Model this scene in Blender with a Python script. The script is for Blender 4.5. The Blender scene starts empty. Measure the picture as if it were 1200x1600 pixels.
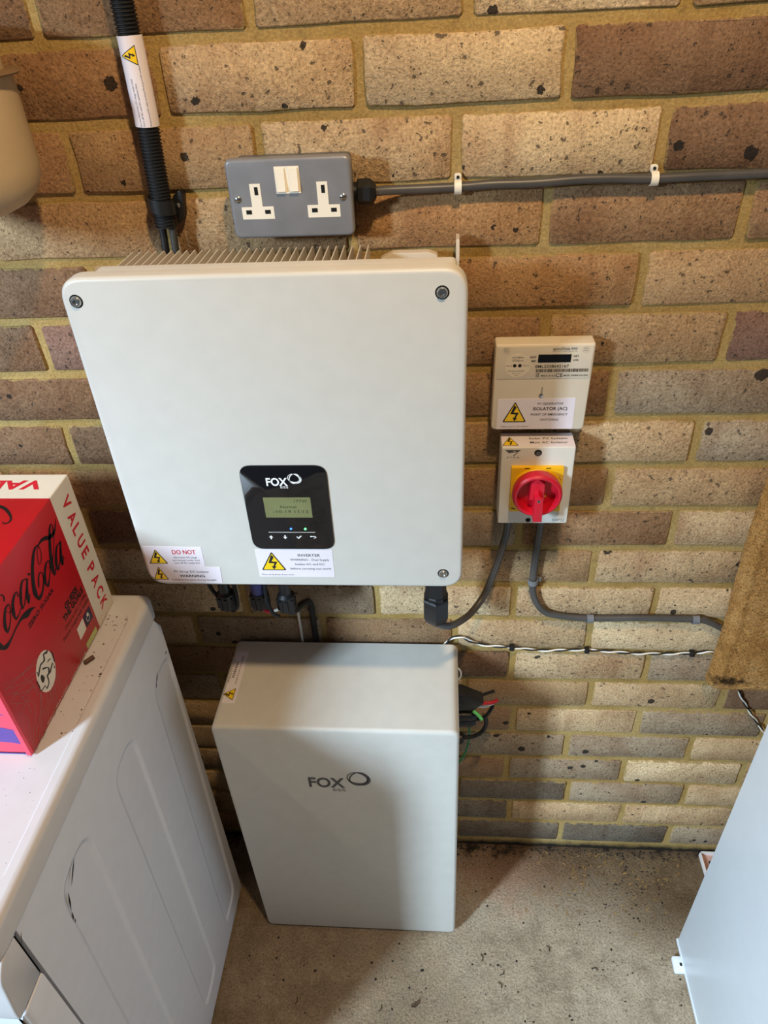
import bpy, bmesh, math, random
from mathutils import Vector, Matrix, noise as mnoise
random.seed(7)
C = bpy.context.scene.collection
scn = bpy.context.scene

# ------------------------------------------------------------------ camera
cam_d = bpy.data.cameras.new('camera'); cam = bpy.data.objects.new('camera', cam_d); C.objects.link(cam)
cam_d.sensor_fit = 'VERTICAL'; cam_d.sensor_height = 36.0; cam_d.lens = 36.0 * 1144.43 / 1600.0
cam_d.clip_start = 0.02; cam_d.clip_end = 50
_r = Vector((0.99679193, 0.06475523, -0.04703835)); _u = Vector((-0.00061943, 0.59393503, 0.80451277)); _f = Vector((-0.08003414, 0.8019027, -0.59206975))
cam.matrix_world = Matrix(((_r.x, _u.x, -_f.x, 0.0), (_r.y, _u.y, -_f.y, -0.88111), (_r.z, _u.z, -_f.z, 1.57264), (0, 0, 0, 1)))
scn.camera = cam

# ------------------------------------------------------------------ light
world = bpy.data.worlds.new('world'); scn.world = world; world.use_nodes = True
bg = world.node_tree.nodes['Background']; bg.inputs[0].default_value = (0.62, 0.66, 0.74, 1); bg.inputs[1].default_value = 0.115

def light(name, kind, loc, energy, color, **kw):
    l = bpy.data.lights.new(name, kind); o = bpy.data.objects.new(name, l); C.objects.link(o)
    o.location = loc; l.energy = energy; l.color = color
    tgt = kw.pop('target', None)
    for k, v in kw.items(): setattr(l, k, v)
    if tgt: o.rotation_euler = (Vector(tgt) - Vector(loc)).to_track_quat('-Z', 'Y').to_euler()
    return o
# warm ceiling lamp just in front of the wall, above the camera
light('ceiling_lamp', 'POINT', (0.12, -0.69, 2.30), 49.0, (1.0, 0.70, 0.375), shadow_soft_size=0.035)
# daylight through the garage doorway, behind and to the left
light('doorway_daylight', 'AREA', (-3.08, -3.44, 2.95), 430.0, (0.63, 0.83, 1.0), shape='RECTANGLE', size=0.42, size_y=1.2, target=(-0.1, -0.2, 0.6))

vs = scn.view_settings
vs.view_transform = 'Standard'; vs.look = 'None'; vs.exposure = 0.0; vs.gamma = 1.0; vs.use_curve_mapping = False
# ------------------------------------------------------------------ materials
def srgb(r, g, b):
    f = lambda c: ((c / 255 + 0.055) / 1.055) ** 2.4 if c > 10 else c / 255 / 12.92
    return (f(r), f(g), f(b), 1.0)
def new_mat(name):
    m = bpy.data.materials.new(name); m.use_nodes = True
    nt = m.node_tree; return m, nt, nt.nodes['Principled BSDF']
def N(nt, kind, **kw):
    n = nt.nodes.new(kind)
    for k, v in kw.items():
        if k.startswith('i_'):
            key = k[2:]; n.inputs[int(key) if key.isdigit() else key].default_value = v
        else: setattr(n, k, v)
    return n
def ramp(nt, src, stops, link=True):
    n = nt.nodes.new('ShaderNodeValToRGB'); e = n.color_ramp.elements
    while len(e) < len(stops): e.new(0.5)
    for x, (p, c) in zip(e, stops):
        x.position = p; x.color = c if len(c) == 4 else (*c, 1)
    nt.links.new(src, n.inputs[0]); return n.outputs[0]
def mixc(nt, fac, a, b, mode='MIX'):
    n = nt.nodes.new('ShaderNodeMix'); n.data_type = 'RGBA'; n.blend_type = mode
    for s, v in ((0, fac), (6, a), (7, b)):
        if hasattr(v, 'is_linked'): nt.links.new(v, n.inputs[s])
        else: n.inputs[s].default_value = v
    return n.outputs[2]
def math_n(nt, op, a, b=0.0, clamp=False):
    n = nt.nodes.new('ShaderNodeMath'); n.operation = op; n.use_clamp = clamp
    for s, v in ((0, a), (1, b)):
        if hasattr(v, 'is_linked'): nt.links.new(v, n.inputs[s])
        else: n.inputs[s].default_value = v
    return n.outputs[0]
def noise(nt, vec, scale, detail=2.0, rough=0.5):
    n = N(nt, 'ShaderNodeTexNoise', i_Scale=scale, i_Detail=detail, i_Roughness=rough)
    if vec is not None: nt.links.new(vec, n.inputs['Vector'])
    return n.outputs[0]
def bump(nt, bsdf, h, strength, dist):
    n = N(nt, 'ShaderNodeBump', i_Strength=strength, i_Distance=dist)
    nt.links.new(h, n.inputs['Height']); nt.links.new(n.outputs[0], bsdf.inputs['Normal'])
MATS = {}
def mat(name, col, rough=0.5, metal=0.0, var=0.05, vscale=40.0, bmp=0.0, bscale=300.0, spec=0.5, emit=None, estr=0.0, coat=0.0):
    if name in MATS: return MATS[name]
    m, nt, b = new_mat(name)
    tc = N(nt, 'ShaderNodeTexCoord').outputs['Object']
    f = noise(nt, tc, vscale, 3.0)
    c2 = tuple(max(0, c * (1 - 2.2 * var)) for c in col[:3]) + (1,); c3 = tuple(min(1, c * (1 + 1.2 * var)) for c in col[:3]) + (1,)
    nt.links.new(ramp(nt, f, [(0.3, c2), (0.7, c3)]), b.inputs['Base Color'])
    b.inputs['Roughness'].default_value = rough; b.inputs['Metallic'].default_value = metal
    b.inputs['Specular IOR Level'].default_value = spec; b.inputs['Coat Weight'].default_value = coat
    if bmp: bump(nt, b, noise(nt, tc, bscale, 2.0), bmp, 0.001)
    if emit: b.inputs['Emission Color'].default_value = emit; b.inputs['Emission Strength'].default_value = estr
    MATS[name] = m; return m
MORTAR = srgb(174, 147, 94)
def brick_material():
    m, nt, b = new_mat('stock_brick'); L = nt.links
    oi = N(nt, 'ShaderNodeObjectInfo'); tc = N(nt, 'ShaderNodeTexCoord')
    off = N(nt, 'ShaderNodeVectorMath', operation='MULTIPLY_ADD'); cmb = N(nt, 'ShaderNodeCombineXYZ')
    for i, k in enumerate((31.0, 17.0, 53.0)): L.new(math_n(nt, 'MULTIPLY', oi.outputs['Random'], k), cmb.inputs[i])
    L.new(tc.outputs['Object'], off.inputs[0]); off.inputs[1].default_value = (1, 1, 1); L.new(cmb.outputs[0], off.inputs[2])
    v = off.outputs[0]
    base = oi.outputs['Color']
    big = noise(nt, v, 11.0, 3.0, 0.6)
    c = mixc(nt, ramp(nt, big, [(0.38, (0, 0, 0)), (0.68, (1, 1, 1))]), base, mixc(nt, 1.0, base, (0.76, 0.67, 0.62, 1), 'MULTIPLY'))
    str_ = N(nt, 'ShaderNodeMapping'); L.new(v, str_.inputs[0]); str_.inputs['Scale'].default_value = (34, 34, 3)
    c = mixc(nt, math_n(nt, 'MULTIPLY', ramp(nt, noise(nt, str_.outputs[0], 1.0, 2.0), [(0.56, (0, 0, 0)), (0.74, (1, 1, 1))]), 0.30), c, mixc(nt, 1.0, c, (0.5, 0.36, 0.34, 1), 'MULTIPLY'))
    fine = noise(nt, v, 300.0, 4.0, 0.72)
    c = mixc(nt, 1.0, c, ramp(nt, fine, [(0.30, (0.34, 0.31, 0.28)), (0.44, (0.86, 0.84, 0.82)), (0.56, (1.04, 1.04, 1.04)), (0.74, (1.5, 1.5, 1.5))]), 'MULTIPLY')
    pit = noise(nt, v, 150.0, 2.0, 0.55)
    pm = ramp(nt, pit, [(0.655, (0, 0, 0)), (0.70, (1, 1, 1))])
    c = mixc(nt, math_n(nt, 'MULTIPLY', pm, 0.80), c, (0.045, 0.035, 0.028, 1))
    vo = N(nt, 'ShaderNodeTexVoronoi', i_Scale=40.0); vo.inputs['Randomness'].default_value = 1.0
    wob = N(nt, 'ShaderNodeVectorMath', operation='ADD'); nz = N(nt, 'ShaderNodeTexNoise', i_Scale=220.0); L.new(v, nz.inputs['Vector'])
    sc = N(nt, 'ShaderNodeVectorMath', operation='SCALE'); L.new(nz.outputs['Color'], sc.inputs[0]); sc.inputs['Scale'].default_value = 0.006
    L.new(v, wob.inputs[0]); L.new(sc.outputs[0], wob.inputs[1]); L.new(wob.outputs[0], vo.inputs['Vector'])
    # sparse iron spots whose size differs from cell to cell and brick to brick
    spc = N(nt, 'ShaderNodeSeparateColor'); L.new(vo.outputs['Color'], spc.inputs[0])
    rad = math_n(nt, 'MULTIPLY', math_n(nt, 'POWER', spc.outputs[0], 5.0), math_n(nt, 'MULTIPLY_ADD' if False else 'MULTIPLY', math_n(nt, 'POWER', oi.outputs['Random'], 0.7), 0.36))
    sp = math_n(nt, 'LESS_THAN', vo.outputs['Distance'], math_n(nt, 'ADD', rad, 0.012))
    sp = math_n(nt, 'MULTIPLY', sp, math_n(nt, 'GREATER_THAN', spc.outputs[0], 0.55))
    c = mixc(nt, math_n(nt, 'MULTIPLY', sp, 0.93), c, (0.022, 0.018, 0.016, 1))
    # mortar smeared over the arrises
    sx = N(nt, 'ShaderNodeSeparateXYZ'); L.new(tc.outputs['Generated'], sx.inputs[0])
    ex = math_n(nt, 'MULTIPLY', math_n(nt, 'MINIMUM', sx.outputs[0], math_n(nt, 'SUBTRACT', 1.0, sx.outputs[0])), 0.213)
    ez = math_n(nt, 'MULTIPLY', math_n(nt, 'MINIMUM', sx.outputs[2], math_n(nt, 'SUBTRACT', 1.0, sx.outputs[2])), 0.064)
    e = math_n(nt, 'MINIMUM', ex, ez)
    e = math_n(nt, 'ADD', e, math_n(nt, 'MULTIPLY', math_n(nt, 'SUBTRACT', noise(nt, v, 60.0, 5.0, 0.75), 0.5), 0.016))
    em = ramp(nt, math_n(nt, 'MULTIPLY', e, 200.0), [(0.12, (1, 1, 1)), (0.34, (0, 0, 0))])
    mor = mixc(nt, 1.0, MORTAR, ramp(nt, fine, [(0.3, (0.72, 0.72, 0.7)), (0.7, (1.1, 1.1, 1.1))]), 'MULTIPLY')
    c = mixc(nt, math_n(nt, 'MULTIPLY', em, 0.85), c, mor)
    L.new(c, b.inputs['Base Color']); b.inputs['Roughness'].default_value = 0.92; b.inputs['Specular IOR Level'].default_value = 0.2
    h = math_n(nt, 'SUBTRACT', math_n(nt, 'ADD', math_n(nt, 'MULTIPLY', fine, 0.9), noise(nt, v, 60.0, 3.0)), math_n(nt, 'MULTIPLY', math_n(nt, 'ADD', pm, sp), 0.5))
    bump(nt, b, h, 0.9, 0.0032)
    return m
def mortar_material():
    m, nt, b = new_mat('sand_mortar')
    tc = N(nt, 'ShaderNodeTexCoord').outputs['Object']
    big = noise(nt, tc, 6.0, 4.0, 0.6); fine = noise(nt, tc, 300.0, 3.0, 0.7); mid = noise(nt, tc, 45.0, 4.0, 0.6)
    c = ramp(nt, big, [(0.3, srgb(156, 124, 68)), (0.55, MORTAR), (0.75, srgb(182, 158, 108))])
    c = mixc(nt, 1.0, c, ramp(nt, fine, [(0.3, (0.66, 0.64, 0.6)), (0.7, (1.15, 1.15, 1.15))]), 'MULTIPLY')
    c = mixc(nt, math_n(nt, 'MULTIPLY', ramp(nt, mid, [(0.58, (0, 0, 0)), (0.75, (1, 1, 1))]), 0.45), c, srgb(100, 82, 50))
    # dirt splashed along the foot of the wall
    z = N(nt, 'ShaderNodeSeparateXYZ'); nt.links.new(tc, z.inputs[0])
    zz = math_n(nt, 'ADD', z.outputs[2], math_n(nt, 'MULTIPLY', mid, 0.02))
    c = mixc(nt, ramp(nt, math_n(nt, 'MULTIPLY', zz, 10.0), [(0.17, (1, 1, 1)), (0.36, (0, 0, 0))]), c, srgb(40, 34, 28))
    nt.links.new(c, b.inputs['Base Color']); b.inputs['Roughness'].default_value = 0.95; b.inputs['Specular IOR Level'].default_value = 0.15
    bump(nt, b, math_n(nt, 'ADD', math_n(nt, 'MULTIPLY', fine, 0.5), mid), 0.8, 0.003)
    return m
def concrete_material():
    m, nt, b = new_mat('floor_concrete')
    tc = N(nt, 'ShaderNodeTexCoord').outputs['Object']
    big = noise(nt, tc, 4.0, 5.0, 0.6); mid = noise(nt, tc, 24.0, 6.0, 0.7); fine = noise(nt, tc, 230.0, 5.0, 0.75)
    s = N(nt, 'ShaderNodeSeparateXYZ'); nt.links.new(tc, s.inputs[0])
    c = ramp(nt, big, [(0.30, srgb(170, 153, 130)), (0.5, srgb(196, 179, 155)), (0.72, srgb(214, 199, 177))])
    c = mixc(nt, 1.0, c, ramp(nt, mid, [(0.3, (0.66, 0.63, 0.60)), (0.62, (1.10, 1.10, 1.10))]), 'MULTIPLY')
    # brown trodden dirt plus painted-in shade on the left, thinning towards open floor
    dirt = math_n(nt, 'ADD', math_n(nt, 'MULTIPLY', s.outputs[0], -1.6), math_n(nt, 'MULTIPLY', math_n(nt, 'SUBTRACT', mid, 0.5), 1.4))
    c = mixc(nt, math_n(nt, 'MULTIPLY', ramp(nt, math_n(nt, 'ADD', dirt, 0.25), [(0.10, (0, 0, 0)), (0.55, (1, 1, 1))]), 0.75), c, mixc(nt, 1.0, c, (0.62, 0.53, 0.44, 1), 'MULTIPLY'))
    y = math_n(nt, 'ADD', s.outputs[1], math_n(nt, 'MULTIPLY', math_n(nt, 'SUBTRACT', mid, 0.5), 0.20))
    # damp brown dirt band by the wall (widening to the right) and a reddish brick-dust patch beside the battery
    yd = math_n(nt, 'ADD', y, math_n(nt, 'MULTIPLY', math_n(nt, 'SUBTRACT', s.outputs[0], 0.25), 0.34))
    c = mixc(nt, math_n(nt, 'MULTIPLY', ramp(nt, math_n(nt, 'ADD', yd, 0.5), [(0.33, (0, 0, 0)), (0.47, (1, 1, 1))]), 0.95), c, mixc(nt, 1.0, c, (0.34, 0.27, 0.20, 1), 'MULTIPLY'))
    px_ = math_n(nt, 'ABSOLUTE', math_n(nt, 'SUBTRACT', s.outputs[0], 0.14)); py_ = math_n(nt, 'ABSOLUTE', math_n(nt, 'ADD', y, 0.05))
    pr_ = math_n(nt, 'ADD', math_n(nt, 'MULTIPLY', px_, 0.5), py_)
    c = mixc(nt, math_n(nt, 'MULTIPLY', ramp(nt, math_n(nt, 'MULTIPLY', pr_, 5.0), [(0.15, (1, 1, 1)), (0.6, (0, 0, 0))]), 0.6), c, mixc(nt, 1.0, c, (1.0, 0.66, 0.56, 1), 'MULTIPLY'))
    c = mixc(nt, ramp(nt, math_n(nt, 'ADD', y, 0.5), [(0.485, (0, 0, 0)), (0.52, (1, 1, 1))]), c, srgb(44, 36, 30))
    c = mixc(nt, 1.0, c, ramp(nt, fine, [(0.30, (0.40, 0.38, 0.35)), (0.45, (0.86, 0.85, 0.84)), (0.56, (1.06, 1.06, 1.06)), (0.74, (1.5, 1.48, 1.45))]), 'MULTIPLY')
    pit = noise(nt, tc, 85.0, 4.0, 0.65)
    c = mixc(nt, math_n(nt, 'MULTIPLY', ramp(nt, pit, [(0.64, (0, 0, 0)), (0.71, (1, 1, 1))]), 0.75), c, srgb(52, 44, 36))
    nt.links.new(c, b.inputs['Base Color']); b.inputs['Roughness'].default_value = 0.9; b.inputs['Specular IOR Level'].default_value = 0.2
    bump(nt, b, math_n(nt, 'ADD', math_n(nt, 'MULTIPLY', fine, 0.8), math_n(nt, 'SUBTRACT', mid, math_n(nt, 'MULTIPLY', pit, 0.4))), 1.0, 0.006)
    return m
def coir_material():
    m, nt, b = new_mat('coir_fibre')
    tc = N(nt, 'ShaderNodeTexCoord').outputs['Object']
    big = noise(nt, tc, 14.0, 4.0, 0.65); fine = noise(nt, tc, 300.0, 4.0, 0.8)
    c = ramp(nt, big, [(0.3, srgb(156, 112, 62)), (0.5, srgb(190, 142, 84)), (0.72, srgb(210, 168, 112))])
    c = mixc(nt, 1.0, c, ramp(nt, fine, [(0.34, (0.28, 0.24, 0.2)), (0.46, (0.85, 0.84, 0.82)), (0.56, (1.1, 1.1, 1.08)), (0.7, (1.6, 1.55, 1.45))]), 'MULTIPLY')
    s = N(nt, 'ShaderNodeSeparateXYZ'); nt.links.new(tc, s.inputs[0])
    dx = math_n(nt, 'MULTIPLY', math_n(nt, 'SUBTRACT', s.outputs[0], 0.028), 26.0); dz = math_n(nt, 'MULTIPLY', math_n(nt, 'SUBTRACT', s.outputs[2], 0.030), 60.0)
    d = math_n(nt, 'SQRT', math_n(nt, 'ADD', math_n(nt, 'MULTIPLY', dx, dx), math_n(nt, 'MULTIPLY', dz, dz)))
    d = math_n(nt, 'ADD', d, math_n(nt, 'MULTIPLY', math_n(nt, 'SUBTRACT', noise(nt, tc, 90.0, 3.0), 0.5), 1.6))
    c = mixc(nt, ramp(nt, d, [(0.35, (0.9, 0.9, 0.9)), (0.85, (0, 0, 0))]), c, srgb(34, 26, 20))
    nt.links.new(c, b.inputs['Base Color']); b.inputs['Roughness'].default_value = 1.0; b.inputs['Specular IOR Level'].default_value = 0.1
    bump(nt, b, math_n(nt, 'ADD', fine, big), 1.0, 0.004)
    return m

# ------------------------------------------------------------------ mesh helpers
WALL = lambda u, v, w: (u, w, v)          # plane facing the room: u = x, v = z, w = y
TOP = lambda u, v, w: (u, v, w)           # plane facing up
SIDE = lambda u, v, w: (w, u, v)          # plane facing right: u = y, v = z, w = x
class MB:
    def __init__(s): s.v = []; s.f = []
    def add(s, vs, fs):
        o = len(s.v); s.v += [tuple(p) for p in vs]; s.f += [tuple(i + o for i in f) for f in fs]; return s
    def box(s, x0, x1, y0, y1, z0, z1):
        return s.add([(x, y, z) for x in (x0, x1) for y in (y0, y1) for z in (z0, z1)],
                     [(0, 1, 3, 2), (4, 6, 7, 5), (0, 4, 5, 1), (2, 3, 7, 6), (0, 2, 6, 4), (1, 5, 7, 3)])
    def rbox(s, x0, x1, y0, y1, z0, z1, r=0.003, seg=2):
        bm = bmesh.new(); bmesh.ops.create_cube(bm, size=1.0)
        for v in bm.verts: v.co = Vector(((x0 + x1) / 2 + v.co.x * (x1 - x0), (y0 + y1) / 2 + v.co.y * (y1 - y0), (z0 + z1) / 2 + v.co.z * (z1 - z0)))
        bmesh.ops.bevel(bm, geom=list(bm.edges), offset=r, segments=seg, profile=0.5, affect='EDGES')
        bm.verts.index_update(); s.add([v.co[:] for v in bm.verts], [[v.index for v in f.verts] for f in bm.faces]); bm.free(); return s
    def poly(s, pts, w, mp=WALL):
        return s.add([mp(u, v, w) for u, v in pts], [tuple(range(len(pts)))])
    def plate(s, pts, w0, w1, r=0.0, seg=3, mp=WALL, cap_back=True):
        # prism of a 2-D outline from w1 (back) to w0 (front) with a rounded front edge
        n = len(pts); rings = [(0.0, w1)]; sg = 1 if w1 > w0 else -1
        if r <= 0: rings.append((0.0, w0))
        else:
            for k in range(seg + 1):
                a = math.pi / 2 * k / seg; rings.append((r * (1 - math.cos(a)), w0 + sg * r * (1 - math.sin(a))))
        vs = []
        for d, w in rings: vs += [mp(u, v, w) for u, v in (inset(pts, d) if d else pts)]
        fs = [tuple(k * n + i for i in (a, (a + 1) % n)) + ((k + 1) * n + (a + 1) % n, (k + 1) * n + a) for k in range(len(rings) - 1) for a in range(n)]
        fs.append(tuple((len(rings) - 1) * n + i for i in range(n)))
        if cap_back: fs.append(tuple(reversed(range(n))))
        return s.add(vs, fs)
    def tube(s, path, rad, sides=10, caps=True):
        P = [Vector(p) for p in path]; n = len(P); R = rad if callable(rad) else (lambda i: rad)
        T = [(P[min(i + 1, n - 1)] - P[max(i - 1, 0)]).normalized() for i in range(n)]
        a = Vector((0, 0, 1)) if abs(T[0].z) < 0.9 else Vector((1, 0, 0)); u = (a - T[0] * a.dot(T[0])).normalized(); vs = []
        for i in range(n):
            u = (u - T[i] * u.dot(T[i])).normalized(); w = T[i].cross(u); r = R(i)
            vs += [P[i] + (u * math.cos(2 * math.pi * k / sides) + w * math.sin(2 * math.pi * k / sides)) * r for k in range(sides)]
        fs = [(i * sides + k, i * sides + (k + 1) % sides, (i + 1) * sides + (k + 1) % sides, (i + 1) * sides + k) for i in range(n - 1) for k in range(sides)]
        if caps: fs += [tuple(reversed(range(sides))), tuple((n - 1) * sides + k for k in range(sides))]
        return s.add([v[:] for v in vs], fs)
    def lathe(s, prof, c, axis='Z', sides=24):
        # prof: (radius, height) pairs; closed at the ends
        vs = []
        for r, h in prof:
            for k in range(sides):
                a = 2 * math.pi * (k + 0.5) / sides; p = (r * math.cos(a), r * math.sin(a))
                vs.append({'Z': (c[0] + p[0], c[1] + p[1], c[2] + h), 'Y': (c[0] + p[0], c[1] + h, c[2] + p[1]), 'X': (c[0] + h, c[1] + p[0], c[2] + p[1])}[axis])
        n = len(prof)
        fs = [(i * sides + k, i * sides + (k + 1) % sides, (i + 1) * sides + (k + 1) % sides, (i + 1) * sides + k) for i in range(n - 1) for k in range(sides)]
        fs += [tuple(reversed(range(sides))), tuple((n - 1) * sides + k for k in range(sides))]
        return s.add(vs, fs)
    def ribbon(s, rows, w, mp, sc=1e-4, sub=4):
        for row in rows:
            Q = spline([(a, b, c, d) for a, b, c, d in row], sub)
            vs = [];
            for a, b, c, d in Q: vs += [mp(a * sc, b * sc, w), mp(c * sc, d * sc, w)]
            s.add(vs, [(2 * i, 2 * i + 1, 2 * i + 3, 2 * i + 2) for i in range(len(Q) - 1)])
        return s
    def text(s, body, u, v, h, w, mp=WALL, width=None, bold=0.0, rot=0, shear=0.0, align='L'):
        # lettering laid on a plane: (u, v) lower-left corner, h capital height; rot turns it in quarter turns
        vs, fs, bw = text_mesh(body, bold)
        k = h / CAP; kx = k if width is None else width / bw
        o = -bw * kx / 2 if align == 'C' else 0.0
        out = []
        for x, y in vs:
            a, b = o + x * kx + shear * y * k, y * k
            for _ in range(rot % 4): a, b = -b, a
            out.append(mp(u + a, v + b, w))
        return s.add(out, fs)
_tc = {}
def text_mesh(body, bold):
    key = (body, bold)
    if key not in _tc:
        cu = bpy.data.curves.new('t', 'FONT'); cu.body = body; cu.size = 1.0; cu.offset = bold; cu.resolution_u = 3
        o = bpy.data.objects.new('t', cu); me = bpy.data.meshes.new_from_object(o)
        xs = [v.co.x for v in me.vertices] or [0, 1]; x0 = min(xs)
        _tc[key] = ([(v.co.x - x0, v.co.y) for v in me.vertices], [tuple(p.vertices) for p in me.polygons], max(xs) - x0, max(v.co.y for v in me.vertices))
        bpy.data.objects.remove(o); bpy.data.curves.remove(cu); bpy.data.meshes.remove(me)
    return _tc[key][:3]
text_mesh('H', 0.0); CAP = _tc[('H', 0.0)][3]
def inset(pts, d):
    n = len(pts); area = sum(pts[i][0] * pts[(i + 1) % n][1] - pts[(i + 1) % n][0] * pts[i][1] for i in range(n)); sg = 1 if area > 0 else -1; out = []
    for i in range(n):
        p, q, r = Vector(pts[i - 1]), Vector(pts[i]), Vector(pts[(i + 1) % n])
        a = (q - p).normalized(); b = (r - q).normalized(); n1 = Vector((-a.y, a.x)) * sg; n2 = Vector((-b.y, b.x)) * sg
        m = n1 + n2; m = m.normalized() if m.length > 1e-6 else n1
        out.append(tuple(q + m * (d / max(0.4, m.dot(n1)))))
    return out
def rpoly(pts, r, seg=5):
    # round the corners of a polygon
    n = len(pts); out = []
    for i in range(n):
        rr = r[i] if isinstance(r, (list, tuple)) else r
        p, q, s_ = Vector(pts[i - 1]), Vector(pts[i]), Vector(pts[(i + 1) % n]); a = (p - q).normalized(); b = (s_ - q).normalized()
        if rr <= 0: out.append(tuple(q)); continue
        for k in range(seg + 1):
            t = k / seg; A = q + a * rr * (1 - t); B = q + b * rr * t
            out.append(tuple(q + a * rr * (1 - t) ** 2 + b * rr * t ** 2))
    return out
def rect(u0, u1, v0, v1, r=0.0, seg=5):
    p = [(u0, v0), (u1, v0), (u1, v1), (u0, v1)]; return rpoly(p, r, seg) if r else p
def circle(u, v, r, n=20, rv=None): return [(u + r * math.cos(2 * math.pi * k / n), v + (rv or r) * math.sin(2 * math.pi * k / n)) for k in range(n)]
def spline(P, sub=6):
    P = [Vector(p) for p in P]; n = len(P); out = []
    for i in range(n - 1):
        p0 = P[max(i - 1, 0)]; p1 = P[i]; p2 = P[i + 1]; p3 = P[min(i + 2, n - 1)]
        for k in range(sub):
            t = k / sub; out.append(0.5 * ((2 * p1) + (p2 - p0) * t + (2 * p0 - 5 * p1 + 4 * p2 - p3) * t * t + (3 * p1 - p0 - 3 * p2 + p3) * t ** 3))
    out.append(P[-1]); return out
ORIG = {}
def tag(o, label=None, cat=None, group=None, kind=None):
    for k, v in (('label', label), ('category', cat), ('group', group), ('kind', kind)):
        if v: o[k] = v
    return o
def thing(name, loc, label, cat, group=None):
    o = bpy.data.objects.new(name, None); C.objects.link(o); o.location = loc; o.empty_display_size = 0.05; ORIG[o.name] = Vector(loc)
    return tag(o, label, cat, group)
def build(name, mb, m, parent=None, loc=None, smooth=True, sharp=38, **tags):
    # world-space vertices in; the object's origin is its thing's base (or loc)
    org = ORIG[parent.name] if parent else Vector(loc or (0, 0, 0))
    me = bpy.data.meshes.new(name); me.from_pydata([tuple(Vector(v) - org) for v in mb.v], [], mb.f)
    bm = bmesh.new(); bm.from_mesh(me); bmesh.ops.recalc_face_normals(bm, faces=bm.faces); bm.to_mesh(me); bm.free()
    if smooth: me.shade_smooth(); me.set_sharp_from_angle(angle=math.radians(sharp))
    me.materials.append(m); o = bpy.data.objects.new(name, me); C.objects.link(o); o.parent = parent; ORIG[o.name] = org
    if not parent: o.location = org
    return tag(o, **tags)
# traced artwork of the carton (tenths of a millimetre on its faces)
COKE = [[(-3185,10345,-3206,10364),(-3161,10383,-3185,10399),(-3176,10438,-3186,10430),(-3241,10473,-3229,10453),(-3373,10427,-3333,10381),(-3506,10295,-3451,10241),(-3586,10149,-3514,10095),(-3577,10011,-3502,10002),(-3475,9894,-3481,9958),(-3350,9906,-3367,9937),(-3216,9939,-3229,9961),(-3075,9943,-3093,9984),(-2961,9883,-2995,9983),(-2857,9889,-2870,9940),(-2775,9862,-2775,9866)],[(-3157,10285,-3148,10270),(-3239,10283,-3214,10252),(-3320,10213,-3284,10177),(-3376,10116,-3328,10078),(-3350,10019,-3355,10055),(-3269,10056,-3283,10073),(-3195,10134,-3208,10147),(-3148,10223,-3162,10234),(-3145,10273,-3160,10281)],[(-3229,10221,-3223,10226),(-3183,10169,-3184,10180),(-3112,10169,-3118,10181)],[(-2954,10205,-2984,10225),(-2951,10277,-2961,10271),(-3030,10291,-3006,10259),(-3116,10236,-3076,10196),(-3172,10135,-3121,10097),(-3154,10027,-3136,10052),(-3060,10029,-3070,10045),(-3001,10064,-3010,10076)],[(-2731,10279,-2728,10264),(-2810,10312,-2792,10284),(-2892,10264,-2858,10230),(-2975,10159,-2931,10122),(-2992,10034,-2963,10051),(-2888,10063,-2904,10080),(-2789,10168,-2803,10181)],[(-2723,10273,-2694,10247),(-2800,10178,-2763,10145),(-2861,10082,-2819,10047),(-2849,9989,-2869,10022),(-2766,10071,-2774,10080)],[(-2654,10294,-2636,10278),(-2676,10294,-2631,10254),(-2672,10269,-2654,10254)],[(-2282,10413,-2292,10429),(-2198,10400,-2217,10447),(-2126,10363,-2124,10420),(-2057,10319,-2065,10381),(-1939,10293,-1976,10352),(-1867,10341,-1892,10364),(-1790,10435,-1797,10441)],[(-2279,10427,-2273,10412),(-2375,10455,-2353,10424),(-2470,10412,-2429,10372),(-2590,10290,-2541,10247),(-2681,10142,-2621,10095),(-2724,10005,-2650,9962),(-2660,9870,-2659,9927),(-2545,9895,-2572,9927),(-2453,9987,-2475,10007),(-2419,10084,-2437,10093),(-2464,10141,-2458,10124),(-2529,10118,-2509,10097),(-2579,10053,-2554,10031),(-2590,10002,-2582,9995)],[(-2324,10432,-2313,10431),(-2298,10383,-2285,10377),(-2323,10286,-2311,10277),(-2390,10224,-2380,10213),(-2411,10225,-2423,10230),(-2393,10301,-2404,10310),(-2347,10381,-2358,10391),(-2286,10411,-2296,10422)],[(-2241,10139,-2231,10122),(-2320,10144,-2291,10112),(-2408,10071,-2368,10035),(-2468,9979,-2416,9943),(-2424,9864,-2434,9910),(-2343,9919,-2362,9938),(-2261,10005,-2277,10019),(-2221,10096,-2239,10108),(-2227,10127,-2245,10134)],[(-2306,10078,-2297,10079),(-2275,10036,-2275,10045),(-2224,10032,-2231,10044)],[(-1952,10289,-1974,10304),(-1900,10400,-1919,10412),(-1921,10458,-1917,10443),(-1993,10442,-1960,10413),(-2092,10323,-2043,10285),(-2184,10168,-2127,10126),(-2254,10008,-2185,9961),(-2232,9878,-2225,9917),(-2142,9931,-2157,9948)],[(-1963,10290,-1951,10280),(-2071,10155,-2059,10144),(-2176,10057,-2165,10046)],[(-1910,10150,-1901,10136),(-1992,10155,-1965,10126),(-2081,10086,-2040,10050),(-2148,9983,-2097,9945),(-2125,9872,-2140,9915),(-2031,9933,-2048,9949),(-1923,10064,-1937,10076)],[(-1889,10161,-1856,10135),(-1974,10042,-1926,10005),(-2030,9930,-1978,9892),(-1996,9853,-2020,9879),(-1917,9948,-1925,9956)],[(-1919,9914,-1911,9910),(-1926,9907,-1902,9896),(-1917,9893,-1909,9889)]]
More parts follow.
